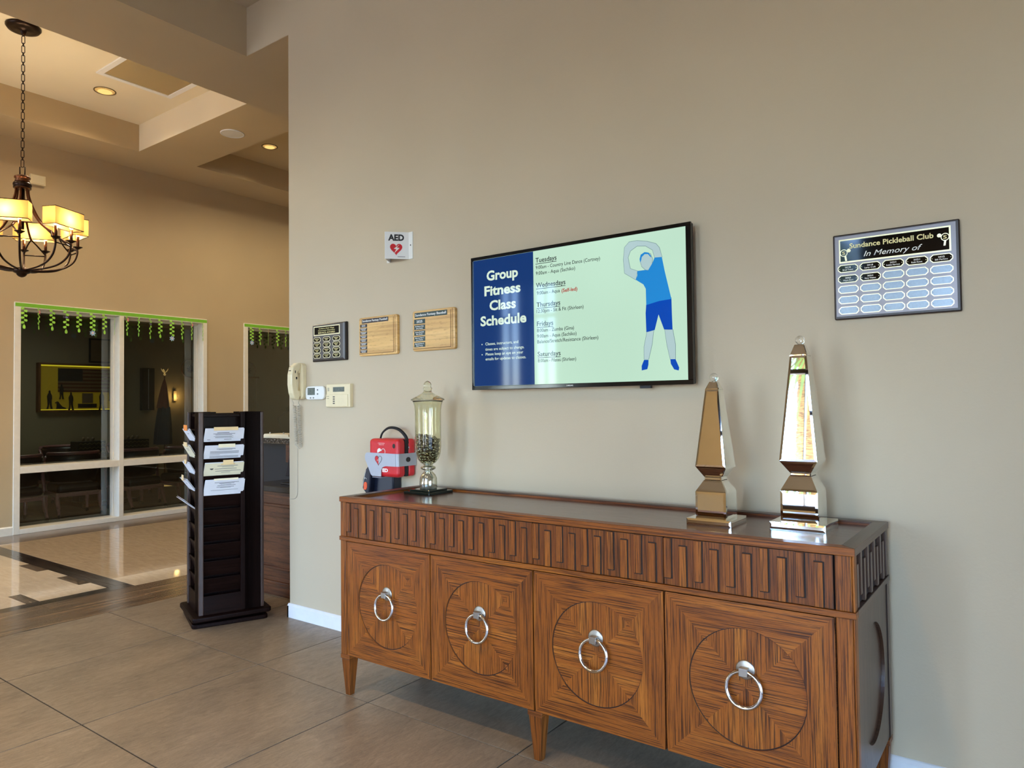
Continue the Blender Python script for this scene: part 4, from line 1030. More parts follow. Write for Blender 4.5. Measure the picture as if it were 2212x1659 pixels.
# local frame: x along the main face, -y out of the main face
def rb_(name, boxes, mat=None, bevel=.003, g='z', par=None):
    b = MB()
    for q in boxes: b.box(*q, g)
    return b.build(name, mat or M['rack'], par or rk, bevel=bevel)
b = MB(); h_ = .250; b.prism(rr2(-h_, h_, -h_, h_, .03), 'z', 0, .028); b.build('foot_plate', M['rack'], rk, (0, 0, 0), (0, 0, -.05), bevel=.006)
b = MB(); b.lathe([(.12, .026), (.12, .046)], 24); b.build('swivel', M['black'], rk)
b = MB(); h_ = .262; b.prism(rr2(-h_, h_, -h_, h_, .03), 'z', .044, .076); b.build('base_plate', M['rack'], rk, bevel=.008, seg=3)
HB = .215; Z0, Z1 = .076, 1.468
rb_('core', [(-.10, .10, -.10, .10, Z0, Z1 - .02)], M['rack'])
def side(a):
    """one of four like sides, turned by a: corner post, pocket column, plain panel"""
    m = Matrix.Rotation(a, 4, 'Z')
    def bld(name, boxes, mat=M['rack'], bevel=.003):
        b = MB()
        for q in boxes: b.box(*q, 'z')
        b.xf(m); return b.build(name, mat, rk, bevel=bevel)
    bld('plain_panel', [(.085, HB, -HB, -HB + .018, Z0, Z1)])
    bld('side_board', [(-HB, -HB + .026, -HB + .012, -.06, Z0, Z1), (.080, .098, -HB + .018, -.08, Z0, Z1)])
    bld('corner_post', [(-HB - .002, -HB + .030, -HB - .004, -HB + .020, Z0, Z1)], M['rack_edge'], .006)
    bld('column_back', [(-HB + .026, .080, -.115, -.105, Z0, Z1 - .01)])
    bld('top_board', [(-HB + .026, .080, -HB + .01, -.10, 1.335, 1.345)])
    for k in range(10):
        zt = 1.262 - .1175 * k
        h0 = .105 if k < 9 else zt - Z0 - .004
        b = MB(); y0, y1 = -HB + .003, -HB + .050
        if k == 9: b.box(-HB + .028, .080, -HB + .004, -HB + .014, Z0, zt, 'x')
        else: b.hull8([(-HB + .028, y1 - .010, zt - h0), (.080, y1 - .010, zt - h0), (.080, y1, zt - h0), (-HB + .028, y1, zt - h0)], [(-HB + .028, y0, zt), (.080, y0, zt), (.080, y0 + .010, zt), (-HB + .028, y0 + .010, zt)], 'x')
        b.xf(m); b.build('pocket_front', M['rack'], rk, bevel=.002)
for q in range(4): side(-q * pi / 2)
rb_('top_cap', [(-.19, .19, -.19, .19, Z1 - .035, Z1 - .018)], M['rack'])
# papers standing in the pockets: every stack is a thing
M['paper'] = plain('white_paper', (228, 228, 232), .7, var=.02); M['manila'] = plain('manila_card', (228, 200, 148), .7, var=.03); M['ink'] = plain('grey_ink', (92, 92, 98), .7); M['tab_orange'] = plain('orange_tab', (232, 140, 60), .6); M['cream_paper'] = plain('cream_paper', (232, 222, 190), .7, var=.02)
Mrk = Matrix.Translation((-.432, -.240, 0)) @ Matrix.Rotation(RKA, 4, 'Z')
def paper(a, k, label, tabs, pm, lean=.045, w=.262, h=.118, lines=(), extra=None, n=3, group=None, up=.088):
    m = Mrk @ Matrix.Rotation(a, 4, 'Z')
    zt = 1.262 - .1175 * k
    t = thing('flyer_stack', label, 'flyers', tuple(m @ Vector((-.052, -HB + .004, zt))), RKA + a, group)
    z0, z1 = -.02, up; y0, y1 = .018, -lean
    for s_ in range(n):
        o_ = .0035 * s_; b = MB()
        dz = -.004 * (n - 1 - s_) * 0 + (.006 if s_ == 0 else 0); dx = (random.random() - .5) * .008
        b.hull8([(-w / 2 + dx, y0 + .006 - o_, z0), (w / 2 + dx, y0 + .006 - o_, z0), (w / 2 + dx, y0 + .008 - o_, z0), (-w / 2 + dx, y0 + .008 - o_, z0)],
                [(-w / 2 + dx + .004, y1 + .006 - o_, z1 + dz), (w / 2 + dx - .004, y1 + .006 - o_, z1 + dz), (w / 2 + dx - .004, y1 + .008 - o_, z1 + dz), (-w / 2 + dx + .004, y1 + .008 - o_, z1 + dz)])
        b.build('sheet', pm if s_ else M['paper'], t)
    def on(x0, x1, u0, u1, mat, name, off=.0012):
        b = MB(); f0 = y0 + .006 - .0035 * (n - 1)
        def Pt(x, u): return (x, f0 + (y1 - y0) * (u - z0) / (z1 - z0) - off, u)
        b.quad([Pt(x0, u0), Pt(x1, u0), Pt(x1, u1), Pt(x0, u1)]); return b.build(name, mat, t)
    for x0, x1, u, hgt in lines: on(x0, x1, u, u + hgt, M['ink'], 'printed_line')
    for x0, x1, dz, mat in tabs:
        b = MB(); yt = y1 + .006 + (y1 - y0) * .15
        b.box(x0, x1, yt - .001, yt + .0008, z1 - .01, z1 + dz); b.build('tab_card', mat, t)
    if extra: extra(on, t)
    return t
L0 = [(-.05, .03, .060, .0035), (-.075, .07, .053, .003), (-.06, .05, .046, .003), (-.07, .06, .036, .002), (-.06, .05, .031, .002), (-.06, .06, .026, .002), (.0, .05, .014, .003), (-.11, -.09, .012, .003)]
L1 = [(-.055, .07, .066, .003), (-.04, .05, .061, .002)] + [(-.095, .095, .050 - .005 * i, .002) for i in range(4)] + [(-.095, -.03, .026, .002)] + [(-.095, .095, .016 - .005 * i, .002) for i in range(3)]
L2 = [(-.05, .085, .066, .003), (-.02, .06, .058, .002), (-.065, .08, .045, .003), (-.06, .11, .030, .003), (-.02, .04, .020, .002)]
L3 = [(-.07, .09, .070, .003), (-.04, .06, .063, .003), (-.03, .04, .057, .002), (-.05, .07, .049, .003), (-.055, .06, .038, .003), (-.03, .04, .033, .002), (-.09, .09, .016, .002)]
def trans(on, t): pass
paper(0, 0, 'white flyers in the topmost filled pocket of the main rack face', [(-.075, .085, .014, M['manila'])], M['paper'], lines=L0)
paper(0, 1, 'white letter sheets in the second pocket of the main rack face', [(-.045, .065, .014, M['cream_paper'])], M['paper'], lines=L1)
def dot(on, t):
    on(-.11, .03, .002, .016, M['cream_paper'], 'cream_margin', .0006)
    on(-.028, .065, .074, .082, M['manila'], 'manila_strip')
    b = MB(); b.prism([(-.085 + .012 * cos(k * pi / 8), .052 + .0095 * sin(k * pi / 8)) for k in range(16)], 'y', -.025, -.0235); b.build('round_logo', M['black'], t)
paper(0, 2, 'cream sheets with a round black logo in the third pocket of the rack', [(-.015, .053, .020, M['manila'])], M['cream_paper'], lines=L2, extra=dot)
paper(0, 3, 'thick pile of white sheets in the lowest filled pocket of the main rack face', [(-.075, .085, .012, M['cream_paper'])], M['paper'], lines=L3, n=6)
A_ = -pi / 2
tabs5 = [[(-.05, .08, .03, M['tab_orange'])], [(-.05, .08, .02, M['manila'])], [(-.02, .05, .02, M['manila'])], [(-.02, .05, .03, M['manila'])], []]
lb5 = ['leaning flyers with an orange tab on the narrow side of the rack', 'manila-edged flyers just below the orange-tabbed ones on the rack side', 'plain white flyers in the third side pocket of the rack', 'strongly leaning flyers in the fourth side pocket of the rack', 'drooping white papers in the lowest filled side pocket of the rack']
for k in range(5):
    paper(A_, k, lb5[k], tabs5[k], M['paper'] if k != 1 else M['cream_paper'], lean=[.045, .045, .045, .06, .085][k], up=[.085, .090, .085, .085, .066][k], lines=[(-.02, .03, .05, .004)] if k in (0, 3) else [(-.05, .05, .06, .003), (-.04, .04, .05, .002)] if k == 1 else [])

# ---------------------------------------------------------------- reception desk behind the wall end
M['desk'] = wood('reception_desk_wood', (48, 24, 12), (108, 62, 34), (130, 78, 44), .35, .15, lines=50, contrast=.6)
M['desk_top'] = plain('dark_desk_laminate', (64, 60, 56), .22, var=.1)
def granite():
    k = N('speckled_granite'); v = k.coords('Object', (1, 1, 1)); n = k.noise(v, 90, 3, .7)
    k.l(k.ramp(n, [(.40, (.012, .011, .010)), (.55, (.06, .055, .05)), (.68, (.32, .30, .26))]), k.b.inputs['Base Color']); k.set(Roughness=.1); return k.m
M['granite'] = granite()
dk = thing('reception_desk', 'dark wood reception desk with a raised granite ledge behind the wall end', 'desk', (-.95, .30, 0))
def dkp(name, boxes, mat, bevel=.003, g='x'):
    b = MB()
    for q in boxes: b.box(*q, g)
    return b.build(name, mat, dk, bevel=bevel)
dkp('front_panel', [(0, 2.4, .012, .04, 0, .82)], M['desk'], 0)
dkp('end_panel', [(0, .03, .04, .75, 0, .82)], M['desk'], 0)
dkp('skirting', [(0, 2.4, -.010, .012, 0, .085)], M['desk']); dkp('base_moulding', [(0, 2.4, -.016, .012, .085, .112)], M['desk'], .006)
dkp('panel_rail', [(0, 2.4, .0, .012, .112, .20), (0, 2.4, .0, .012, .62, .70)], M['desk'])
dkp('panel_moulding', [(0, 2.4, -.006, .012, .20, .222), (0, 2.4, -.006, .012, .70, .722)], M['desk'], .005)
dkp('panel_stile', [(0, .07, .002, .012, .112, .82), (.9, 1.0, .002, .012, .112, .82)], M['desk'], .002, 'z')
dkp('work_top', [(-.02, 2.4, -.03, .55, .82, .866)], M['desk_top'], .006)
dkp('upper_wall', [(-.60, 2.4, .52, .60, .30, 1.18)], M['black'], 0)
b = MB(); b.prism([(-.62, .24), (.40, .20), (.52, .24), (.56, .34), (2.4, .40), (2.4, .75), (-.62, .75)], 'z', 1.185, 1.232); b.build('granite_ledge', M['granite'], dk, bevel=.012, seg=3)
dkp('ledge_bracket', [(.05, .10, .32, .55, 1.02, 1.185)], M['desk'])
# things on the desk
pp = thing('paper_tray', 'pale paper tray with white sheets on the granite ledge', 'tray', (-.86, .62, 1.232))
b = MB(); b.box(-.22, .20, -.10, .12, 0, .012); b.build('bottom_sheets', M['cream_paper'], pp)
b = MB(); b.hull8([(-.22, -.10, .012), (.14, -.10, .012), (.20, .12, .012), (-.22, .12, .012)], [(-.22, -.09, .034), (.12, -.09, .034), (.18, .11, .034), (-.22, .11, .034)]); b.build('upper_sheets', M['cream_paper'], pp, bevel=.004)
b = MB()
for x_ in (-.16, .03): b.ball((x_, -.07, .042), .007, 8, 6)
b.build('binder_pegs', M['pale_plastic'], pp)
mo = thing('desk_monitor', 'tilted screen with pale edge on the desk beside the wall corner', 'monitor', (-.55, .47, .866))
b = MB(); b.box(-.12, .12, -.07, .07, 0, .012); b.build('stand_base', M['black'], mo, bevel=.004)
b = MB(); b.tube([(0, .02, .01), (0, .03, .16)], .016, 8); b.build('stand_post', M['black'], mo)
b = MB(); b.box(-.16, .34, -.008, .012, .06, .40); b.xf(Matrix.Rotation(R(-14), 4, 'X')); b.build('housing', M['navy'], mo, bevel=.004)
b = MB(); b.tube([(-.162, -.012, .405), (-.06, -.012, .06)], .004, 6); b.xf(Matrix.Rotation(R(-14), 4, 'X')); b.build('edge_trim', M['pale_plastic'], mo)

# ---------------------------------------------------------------- chandelier
M['bronze_dark'] = plain('oil_rubbed_bronze', (42, 28, 20), .32, .75, var=.15, scale=14)
M['bronze_rub'] = plain('copper_rubbed_bronze', (92, 56, 34), .32, .75, var=.12, scale=10)
k = N('lit_fabric_shade'); k.t.nodes.remove(k.b); tl = k.n('BsdfTranslucent'); tl.inputs['Color'].default_value = (*lin((140, 102, 56)), 1); df = k.n('BsdfDiffuse'); df.inputs['Color'].default_value = (*lin((180, 150, 100)), 1)
mx = k.n('MixShader'); mx.inputs[0].default_value = .35; k.l(tl.outputs[0], mx.inputs[1]); k.l(df.outputs[0], mx.inputs[2])
em = k.n('Emission'); em.inputs['Color'].default_value = (*lin((255, 190, 96)), 1); em.inputs['Strength'].default_value = .10
ad = k.n('AddShader'); k.l(mx.outputs[0], ad.inputs[0]); k.l(em.outputs[0], ad.inputs[1]); k.l(ad.outputs[0], k.out.inputs['Surface']); M['shade'] = k.m
M['bulb'] = glow('warm_bulb', (255, 220, 150), 5)
CX, CY = -3.33, -.535
ch = thing('chandelier', 'bronze chandelier with six glowing rectangular fabric shades hanging on a chain', 'chandelier', (CX, CY, 0))
MB().lathe([(.142, 5.137), (.146, 5.124), (.138, 5.116), (.132, 5.105), (.10, 5.100), (.03, 5.098), (.022, 5.07), (.012, 5.05)], 36).build('canopy', M['bronze_dark'], ch)
def linkmesh(L, w, r):
    pts = [(w * cos(a) , 0, (L / 2 - w) * (1 if sin(a) >= 0 else -1) + w * sin(a)) for a in [2 * pi * (k + .5) / 16 for k in range(16)]]
    b = MB(); b.tube(pts, r, 5, True); me = b.mesh('chain_link'); me.materials.append(M['bronze_dark']); return me
lm = linkmesh(.074, .0125, .0036); ls = linkmesh(.034, .0105, .0036)
z = 5.045; i = 0
while z > 3.80:
    L = .074 if i % 2 == 0 else .034
    place('chain_link', lm if i % 2 == 0 else ls, ch, (0, 0, z - L / 2), (0, 0, R(55 if i % 2 == 0 else 145))); z -= L - .0085; i += 1
b = MB()
pts = [(-.022, 0, 3.70), (-.024, 0, 3.79), (.024, 0, 3.79), (.022, 0, 3.70)]
b.tube(pts, .006, 6); b.xf(Matrix.Rotation(R(40), 4, 'Z')); b.build('top_loop', M['bronze_dark'], ch)
MB().lathe([(.004, 3.715), (.035, 3.712), (.060, 3.700), (.068, 3.690), (.066, 3.680), (.052, 3.672), (.058, 3.664), (.062, 3.650), (.052, 3.640)], 28).build('upper_collar', M['bronze_rub'], ch)
MB().lathe([(.050, 3.642), (.072, 3.636), (.076, 3.625), (.076, 3.612), (.070, 3.604), (.074, 3.596), (.072, 3.584), (.05, 3.578)], 28).build('lower_collar', M['bronze_dark'], ch)
MB().lathe([(.018, 3.58), (.018, 3.20)], 10).build('centre_rod', M['bronze_dark'], ch)
MB().lathe([(.030, 2.835), (.066, 2.828), (.076, 2.812), (.074, 2.794), (.060, 2.785), (.044, 2.778), (.040, 2.766), (.026, 2.752), (.010, 2.745), (.001, 2.744)], 28).build('bottom_finial', M['bronze_dark'], ch)
RC = .445; TB = .092
cup = MB(); cup.lathe([(.004, -.012), (.014, -.008), (.030, .004), (.041, .010), (.042, .013), (.020, .013), (.016, .016)], 16); cup = cup.mesh('candle_cup'); cup.materials.append(M['bronze_dark'])
slv = MB(); slv.lathe([(.013, .012), (.013, .115)], 12); slv = slv.mesh('candle_sleeve'); slv.materials.append(M['bronze_rub'])
blb = MB(); blb.ball((0, 0, .145), .020, 10, 8, sq=1.5); blb = blb.mesh('bulb'); blb.materials.append(M['bulb'])
shp = MB(); d2, l2 = .066, .172
for z_ in (0,):
    for (x0, y0), (x1, y1) in (((-d2, -l2), (d2, -l2)), ((d2, -l2), (d2, l2)), ((d2, l2), (-d2, l2)), ((-d2, l2), (-d2, -l2))):
        shp.quad([(x0, y0, 3.190), (x1, y1, 3.190), (x1, y1, 3.352), (x0, y0, 3.352)])
shp = shp.mesh('shade'); shp.materials.append(M['shade'])
trm = MB()
for z_ in (3.190, 3.352): trm.tube([(-d2, -l2, z_), (d2, -l2, z_), (d2, l2, z_), (-d2, l2, z_)], .0042, 4, True)
trm.box(-d2, d2, -.003, .003, 3.335, 3.340)
trm = trm.mesh('shade_trim'); trm.materials.append(M['bronze_dark'])
rib = MB(); rib.tube(bez([(RC, 0, 3.075), (RC + .004, 0, 3.02), (.415, 0, 2.930), (.33, 0, 2.862), (.20, 0, 2.826), (.055, 0, 2.812)], 7), .0095, 6); rib = rib.mesh('rib_arm'); rib.materials.append(M['bronze_dark'])
for k in range(6):
    a = R(-33 + 60 * k); c_, s_ = cos(a), sin(a)
    def W_(r, t, z_): return (r * c_ - t * s_, r * s_ + t * c_, z_)
    sh = place('shade', shp, ch, (RC * c_, RC * s_, 0), (0, 0, a)); place('shade_trim', trm, sh)
    b = MB(); b.tube(bez([W_(.050, 0, 3.585), W_(.056, 0, 3.52), W_(.085, 0, 3.43), W_(.135, 0, 3.33), W_(.20, 0, 3.245), W_(.275, 0, 3.185), W_(.315, 0, 3.165)], 6), .0105, 6, flat=1.2); b.build('sweep_arm', M['bronze_rub'], ch)
    for t in (-TB, TB):
        p = W_(RC, t, 3.075)
        cu = place('candle_cup', cup, ch, p); place('candle_sleeve', slv, ch, p); place('bulb', blb, ch, p)
        b = MB(); b.tube(bez([W_(.312, 0, 3.166), W_(.345, t * .35, 3.128), W_(.395, t * .72, 3.082), W_(RC, t, 3.045)], 5), .0075, 6); b.build('fork_arm', M['bronze_dark'], ch)
        ra = math.atan2(p[1], p[0]); rr_ = math.hypot(p[0], p[1])
        place('rib_arm', rib, ch, (0, 0, 0), (0, 0, ra))
    b = MB(); b.tube([W_(RC, -TB, 3.035), W_(RC, TB, 3.035)], .0065, 6); b.build('cross_bar', M['bronze_dark'], ch)
    lamp('chandelier_lamp', 'POINT', (CX + RC * c_, CY + RC * s_, 3.26), 6.5, (1.0, .78, .50), shadow_soft_size=.05)

# ---------------------------------------------------------------- ceiling fittings
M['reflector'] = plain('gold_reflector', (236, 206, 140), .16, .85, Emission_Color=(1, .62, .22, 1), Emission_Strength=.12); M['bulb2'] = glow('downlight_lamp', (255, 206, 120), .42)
M['ringbronze'] = plain('bronze_ring', (120, 98, 66), .35, .5)
def downlight(x, y, z, r, label):
    t = thing('recessed_downlight', label, 'ceiling light', (x, y, z))
    MB().lathe([(r + .012, .002), (r + .012, -.006), (r, -.006), (r - .004, .0)], 32, cap=False).build('trim_ring', M['ringbronze'], t)
    MB().lathe([(r - .002, -.003), (r * .8, -.012), (.001, -.014)], 28, cap=False).build('lens_reflector', M['reflector'], t)
    MB().lathe([(r * .72, -.0125), (r * .5, -.016), (.001, -.018)], 20, cap=False).build('lamp', M['bulb2'], t)
    lamp('downlight_spot', 'SPOT', (x, y, z - .05), 48, (1.0, .82, .56), spot_size=R(150), spot_blend=1.0, shadow_soft_size=.06)
    return t
downlight(-4.175, .575, 5.137, .104, 'round downlight in the bright tray beside the chandelier')
downlight(-4.165, 2.745, 5.11, .095, 'round downlight in the farther, darker tray')
sp = thing('ceiling_speaker', 'round white ceiling speaker on the beam between the two trays', 'speaker', (-3.395, 1.69, ZS))
MB().lathe([(.138, 0), (.138, -.007), (.128, -.010), (.122, -.006)], 36, cap=False).build('rim', M['white'], sp)
M['speakermesh'] = plain('grey_speaker_mesh', (214, 210, 198), .7, var=.06, scale=200)
MB().lathe([(.122, -.006), (.06, -.012), (.001, -.014)], 32, cap=False).build('mesh_cover', M['speakermesh'], sp)
gt = thing('return_air_grille', 'square return-air grille with a dark duct behind, beside the bright tray edge', 'grille', ((GR[0] + GR[1]) / 2, (GR[2] + GR[3]) / 2, T1[4]))
gw, gh = (GR[1] - GR[0]) / 2, (GR[3] - GR[2]) / 2
b = MB()
for q in ((-gw - .03, gw + .03, -gh - .03, -gh + .03), (-gw - .03, gw + .03, gh - .03, gh + .03), (-gw - .03, -gw + .03, -gh + .03, gh - .03), (gw - .03, gw + .03, -gh + .03, gh - .03)): b.box(q[0], q[1], q[2], q[3], -.014, .004)
b.build('frame', M['white'], gt, bevel=.003)
k = N('perforated_sheet'); k.t.nodes.remove(k.b); tp = k.n('BsdfTransparent'); df = k.n('BsdfDiffuse'); df.inputs['Color'].default_value = (*lin((206, 184, 140)), 1); mx = k.n('MixShader'); mx.inputs[0].default_value = .42
vz = k.n('TexCoord'); nz = k.n('TexNoise'); nz.inputs['Scale'].default_value = 4; k.l(vz.outputs['Object'], nz.inputs['Vector']); mr = k.n('MapRange'); mr.inputs['To Min'].default_value = .44; mr.inputs['To Max'].default_value = .46; k.l(nz.outputs['Fac'], mr.inputs['Value']); k.l(mr.outputs[0], mx.inputs[0])
k.l(tp.outputs[0], mx.inputs[1]); k.l(df.outputs[0], mx.inputs[2]); k.l(mx.outputs[0], k.out.inputs['Surface'])
b = MB(); b.box(-gw + .02, gw - .02, -gh + .02, gh - .02, -.006, -.004); b.build('perforated_panel', k.m, gt)
b = MB(); b.box(-gw, gw, -gh, gh, .20, .21); 
b.quad([(-gw, -gh, .0), (gw, -gh, 0), (gw, -gh, .2), (-gw, -gh, .2)]); b.quad([(-gw, gh, .0), (gw, gh, 0), (gw, gh, .2), (-gw, gh, .2)]); b.quad([(-gw, -gh, .0), (-gw, gh, 0), (-gw, gh, .2), (-gw, -gh, .2)]); b.quad([(gw, -gh, .0), (gw, gh, 0), (gw, gh, .2), (gw, -gh, .2)])
b.build('plenum_box', M['manila'], gt)
MB().lathe([(.24, .195), (.24, .03), (.001, .028)], 32, cap=False).build('duct_collar', M['black'], gt, (.05, 0, 0))
bxs = thing('wall_sounder', 'small ivory alarm sounder high on the gallery wall by the chandelier', 'alarm sounder', (XW, .40, 4.335))
b = MB(); b.box(0, .05, -.085, .085, -.062, .062); b.build('housing', M['almond'], bxs, bevel=.008)
b = MB()
for k in range(5): b.box(.050, .053, -.058, .058, -.036 + k * .018, -.028 + k * .018)
b.build('louvre', M['cream_paper'], bxs)

# ---------------------------------------------------------------- paper leaf garlands
M['leaf'] = plain('lime_paper_leaf', (160, 222, 84), .6, var=.12, scale=12); M['band_green'] = plain('green_paper_strip', (124, 190, 48), .7, var=.04)
M['blue_flower'] = plain('pale_blue_paper', (158, 190, 220), .6); M['pink_flower'] = plain('pink_paper', (232, 150, 150), .6); M['violet'] = plain('dark_violet_paper', (62, 34, 70), .5); M['pinkdot'] = plain('pale_pink_paper', (240, 200, 200), .6)
def leaf_poly(cx_, cz_, L, wd, ang):
    o_ = []
    for k in range(10):
        t = 2 * pi * k / 10; u = .5 * L * (1 - cos(t)); v = wd * sin(t) * (1 - .25 * cos(t)); o_.append((cx_ + u * cos(ang) - v * sin(ang), cz_ + u * sin(ang) + v * cos(ang)))
    return o_
def flower(cx_, cz_, r, pet=7):
    return [(cx_ + r * (.82 + .22 * cos(pet * t)) * cos(t), cz_ + r * (.82 + .22 * cos(pet * t)) * sin(t)) for t in [2 * pi * k / 42 for k in range(42)]]
def vine(parent, y, yaw, kind, L, x=.032):
    b = MB(); n = 7 if kind != 'blue' else 8
    b.box(-.0018, .0018, -.0008, .0008, -L + .05, 0, 'z')
    for k in range(n):
        z_ = -.018 - k * (L - .075) / n; sd = 1 if k % 2 else -1
        b.prism(leaf_poly(0, z_, .038, .0150, R(-22) if sd > 0 else R(180 + 22)), 'y', -.0012 + .0006 * sd, .0006 * sd)
    if kind != 'blue': b.prism(leaf_poly(0, -L + .055, .055, .016, R(-90)), 'y', -.001, .0004)
    v = b.build('leaf_vine', M['leaf'], parent, (x, y, 0), (0, 0, R(90) + yaw))
    v.rotation_euler = (0, 0, R(90) + yaw)
    if kind == 'blue':
        b = MB(); b.prism(flower(0, -L + .03, .038), 'y', -.004, -.002); f_ = b.build('blue_flower', M['blue_flower'], v)
        b = MB(); b.prism(flower(0, -L + .032, .013, 6), 'y', -.0055, -.004); b.build('flower_centre', M['pinkdot'], v)
    if kind == 'pink':
        b = MB(); b.prism(flower(.014, -.055, .030, 6), 'y', -.004, -.002); b.build('pink_flower', M['pink_flower'], v)
    if kind == 'fly':
        b = MB()
        for sd in (-1, 1): b.prism(leaf_poly(0, -.100, .040 , .0085, R(6) if sd > 0 else R(174)), 'y', -.005, -.003); b.prism(leaf_poly(0, -.088, .036, .008, R(16) if sd > 0 else R(164)), 'y', -.0045, -.0035)
        b.build('dragonfly', M['violet'], v)
        b = MB(); b.prism(leaf_poly(-.02, -.092, .04, .004, 0), 'y', -.0065, -.005); b.build('dragonfly_body', M['blue_flower'], v)
    return v
def garland(y0, y1, vines, label, zt=2.795):
    g = thing('leaf_garland', label, 'garland', (XW, y0, zt))
    b = MB(); b.box(.0185, .0195, 0, y1 - y0, -.044, 0); b.build('paper_strip', M['band_green'], g)
    for y, yaw, kind, L in vines: 
        v = vine(g, y - y0, R(yaw), kind, L); v.location.z = -.040
vy = [.264, .422, .572, .73, .881, 1.044, 1.193, 1.32, 1.483, 1.635, 1.796, 1.935, 2.103, 2.255, 2.399, 2.571]
vk = ['', 'pink', '', 'fly', '', 'blue', '', '', 'pink', '', 'fly', '', 'blue', '', 'pink', '']
vw = [0, 50, 10, 0, 5, 0, 15, 62, 40, 84, 38, 10, 0, 30, 40, 48]
garland(.175, 2.64, [(a, w_, k_, .30 if k_ in ('blue', 'fly') else .275) for a, k_, w_ in zip(vy, vk, vw)], 'lime green paper leaf garland along the top of the larger interior window')
vy2 = [3.382, 3.534, 3.68, 3.855, 4.008, 4.16, 4.32, 4.48]; vk2 = ['blue', '', 'pink', '', 'fly', '', '', 'blue']
garland(3.262, 5.72, [(a, w_, k_, .28) for a, k_, w_ in zip(vy2, vk2, [0, 15, 50, 8, 30, 0, 20, 0])], 'lime green paper leaf garland on the second window, partly hidden by the wall')
# ---------------------------------------------------------------- dim meeting room behind the interior windows
XC = -9.7
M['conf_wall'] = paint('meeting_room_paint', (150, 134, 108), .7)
M['carpet'] = plain('dark_carpet_tile', (84, 84, 68), .95, var=.15, scale=4, bump=300)
wallbox('wall_meeting_far', [(XC - .2, XC, -3.0, 7.5, 0, 3.2)], M['conf_wall'])
wallbox('wall_meeting_side', [(XC, XB, -3.2, -3.0, 0, 3.2), (XC, XB, 7.5, 7.7, 0, 3.2)], M['conf_wall'])
wallbox('wall_meeting_inner', [(XB - .01, XB, -3.0, W1[0], 0, 3.2), (XB - .01, XB, W1[1], W2[0], 0, 3.2), (XB - .01, XB, W2[1], 7.5, 0, 3.2), (XB - .01, XB, W1[0], W1[1], ZT, 3.2), (XB - .01, XB, W2[0], W2[1], ZT, 3.2)], M['conf_wall'])
cm = MB(); cm.box(XC, XB, -3.0, 7.5, 3.1, 3.2); struct(cm.build('ceiling_meeting', M['conf_wall']))
cm = MB(); cm.box(XC, XB, -3.0, 7.5, -.10, 0); struct(cm.build('floor_meeting', M['carpet']))
# backlit shadow-box picture
M['led'] = glow('amber_led_strip', (236, 212, 50), .26); M['sb_back'] = glow('amber_backlit_board', (186, 150, 22), .05, (.3, .22, .02), .7)
M['rustic'] = wood('rustic_frame_wood', (60, 34, 16), (124, 76, 40), (150, 96, 54), .6, 0, lines=50)
M['dark_cut'] = plain('dark_cut_wood', (30, 27, 24), .7); M['dark_red'] = plain('dull_red_stripe', (78, 30, 26), .7); M['dull_white'] = plain('dull_white_stripe', (112, 92, 70), .7); M['dull_navy'] = plain('dull_navy_field', (34, 38, 40), .7)
bxp = thing('shadow_box_picture', 'amber backlit shadow-box picture of a striped flag and standing figures on the far wall', 'picture', (XC, 1.93, 1.485))
# local: y along the wall, z up, x out of the wall
pw, phh = 1.32, .80
def pb(name, boxes, mat, bevel=0, g='y'):
    b = MB()
    for q in boxes: b.box(*q, g)
    return b.build(name, mat, bxp, bevel=bevel)
for q, g in (((0, .12, -.035, 0, -.03, phh + .03), 'z'), ((0, .12, pw, pw + .035, -.03, phh + .03), 'z'), ((0, .12, 0, pw, -.03, 0), 'y'), ((0, .12, 0, pw, phh, phh + .03), 'y')): pb('frame_board', [q], M['rustic'], .004, g)
pb('backing_board', [(.0, .02, 0, pw, 0, phh)], M['sb_back'])
pb('led_strip', [(.02, .03, .0, pw, 0, .012)], M['led']); pb('led_strip', [(.02, .03, 0, pw, phh - .022, phh)], M['led']); pb('led_strip', [(.02, .03, 0, .008, .012, phh - .022)], M['led'])
fy0, fy1, fz0, fz1 = .30, 1.24, .32, .745; sh_ = (fz1 - fz0) / 13
for k in range(13):
    pb('flag_stripe', [(.03, .05, fy0 if k < 6 else fy0 + .40, fy1, fz0 + k * sh_ + .001, fz0 + (k + 1) * sh_ - .001)], M['dark_red'] if k % 2 == 0 else M['dull_white'])
pb('flag_field', [(.03, .052, fy0, fy0 + .40, fz0 + 6 * sh_, fz1)], M['dull_navy'])
def person_cut(y, z, s_, nm='soldier_figure'):
    P_ = [(-.07, 0), (-.03, 0), (-.012, .10), (0, .20), (.012, .10), (.03, 0), (.075, 0), (.05, .12), (.045, .24), (.06, .26), (.055, .36), (.03, .41), (.018, .43), (.022, .475), (0, .50), (-.022, .475), (-.018, .43), (-.035, .41), (-.06, .34), (-.05, .24), (-.045, .10)]
    b = MB(); b.prism([(y + a * s_, z + c * s_) for a, c in P_], 'x', .06, .075); b.build(nm, M['dark_cut'], bxp)
person_cut(.155, .02, .66); person_cut(.50, .0, .64); person_cut(.345, .19, .55); person_cut(1.02, .0, .70); person_cut(1.18, .16, .52)
b = MB(); b.prism([(.26, .02), (.42, .02), (.42, .035), (.36, .06), (.31, .12), (.30, .145), (.275, .155), (.245, .135), (.245, .12), (.268, .115), (.27, .06)], 'x', .06, .075); b.build('dog_figure', M['dark_cut'], bxp)
b = MB(); b.prism([(.11, .335), (.17, .34), (.30, .42), (.30, .64), (.22, .64), (.18, .61), (.165, .56), (.17, .50), (.18, .46), (.155, .40)], 'x', .022, .032); b.build('bird_head_cutout', M['sb_back'], bxp)
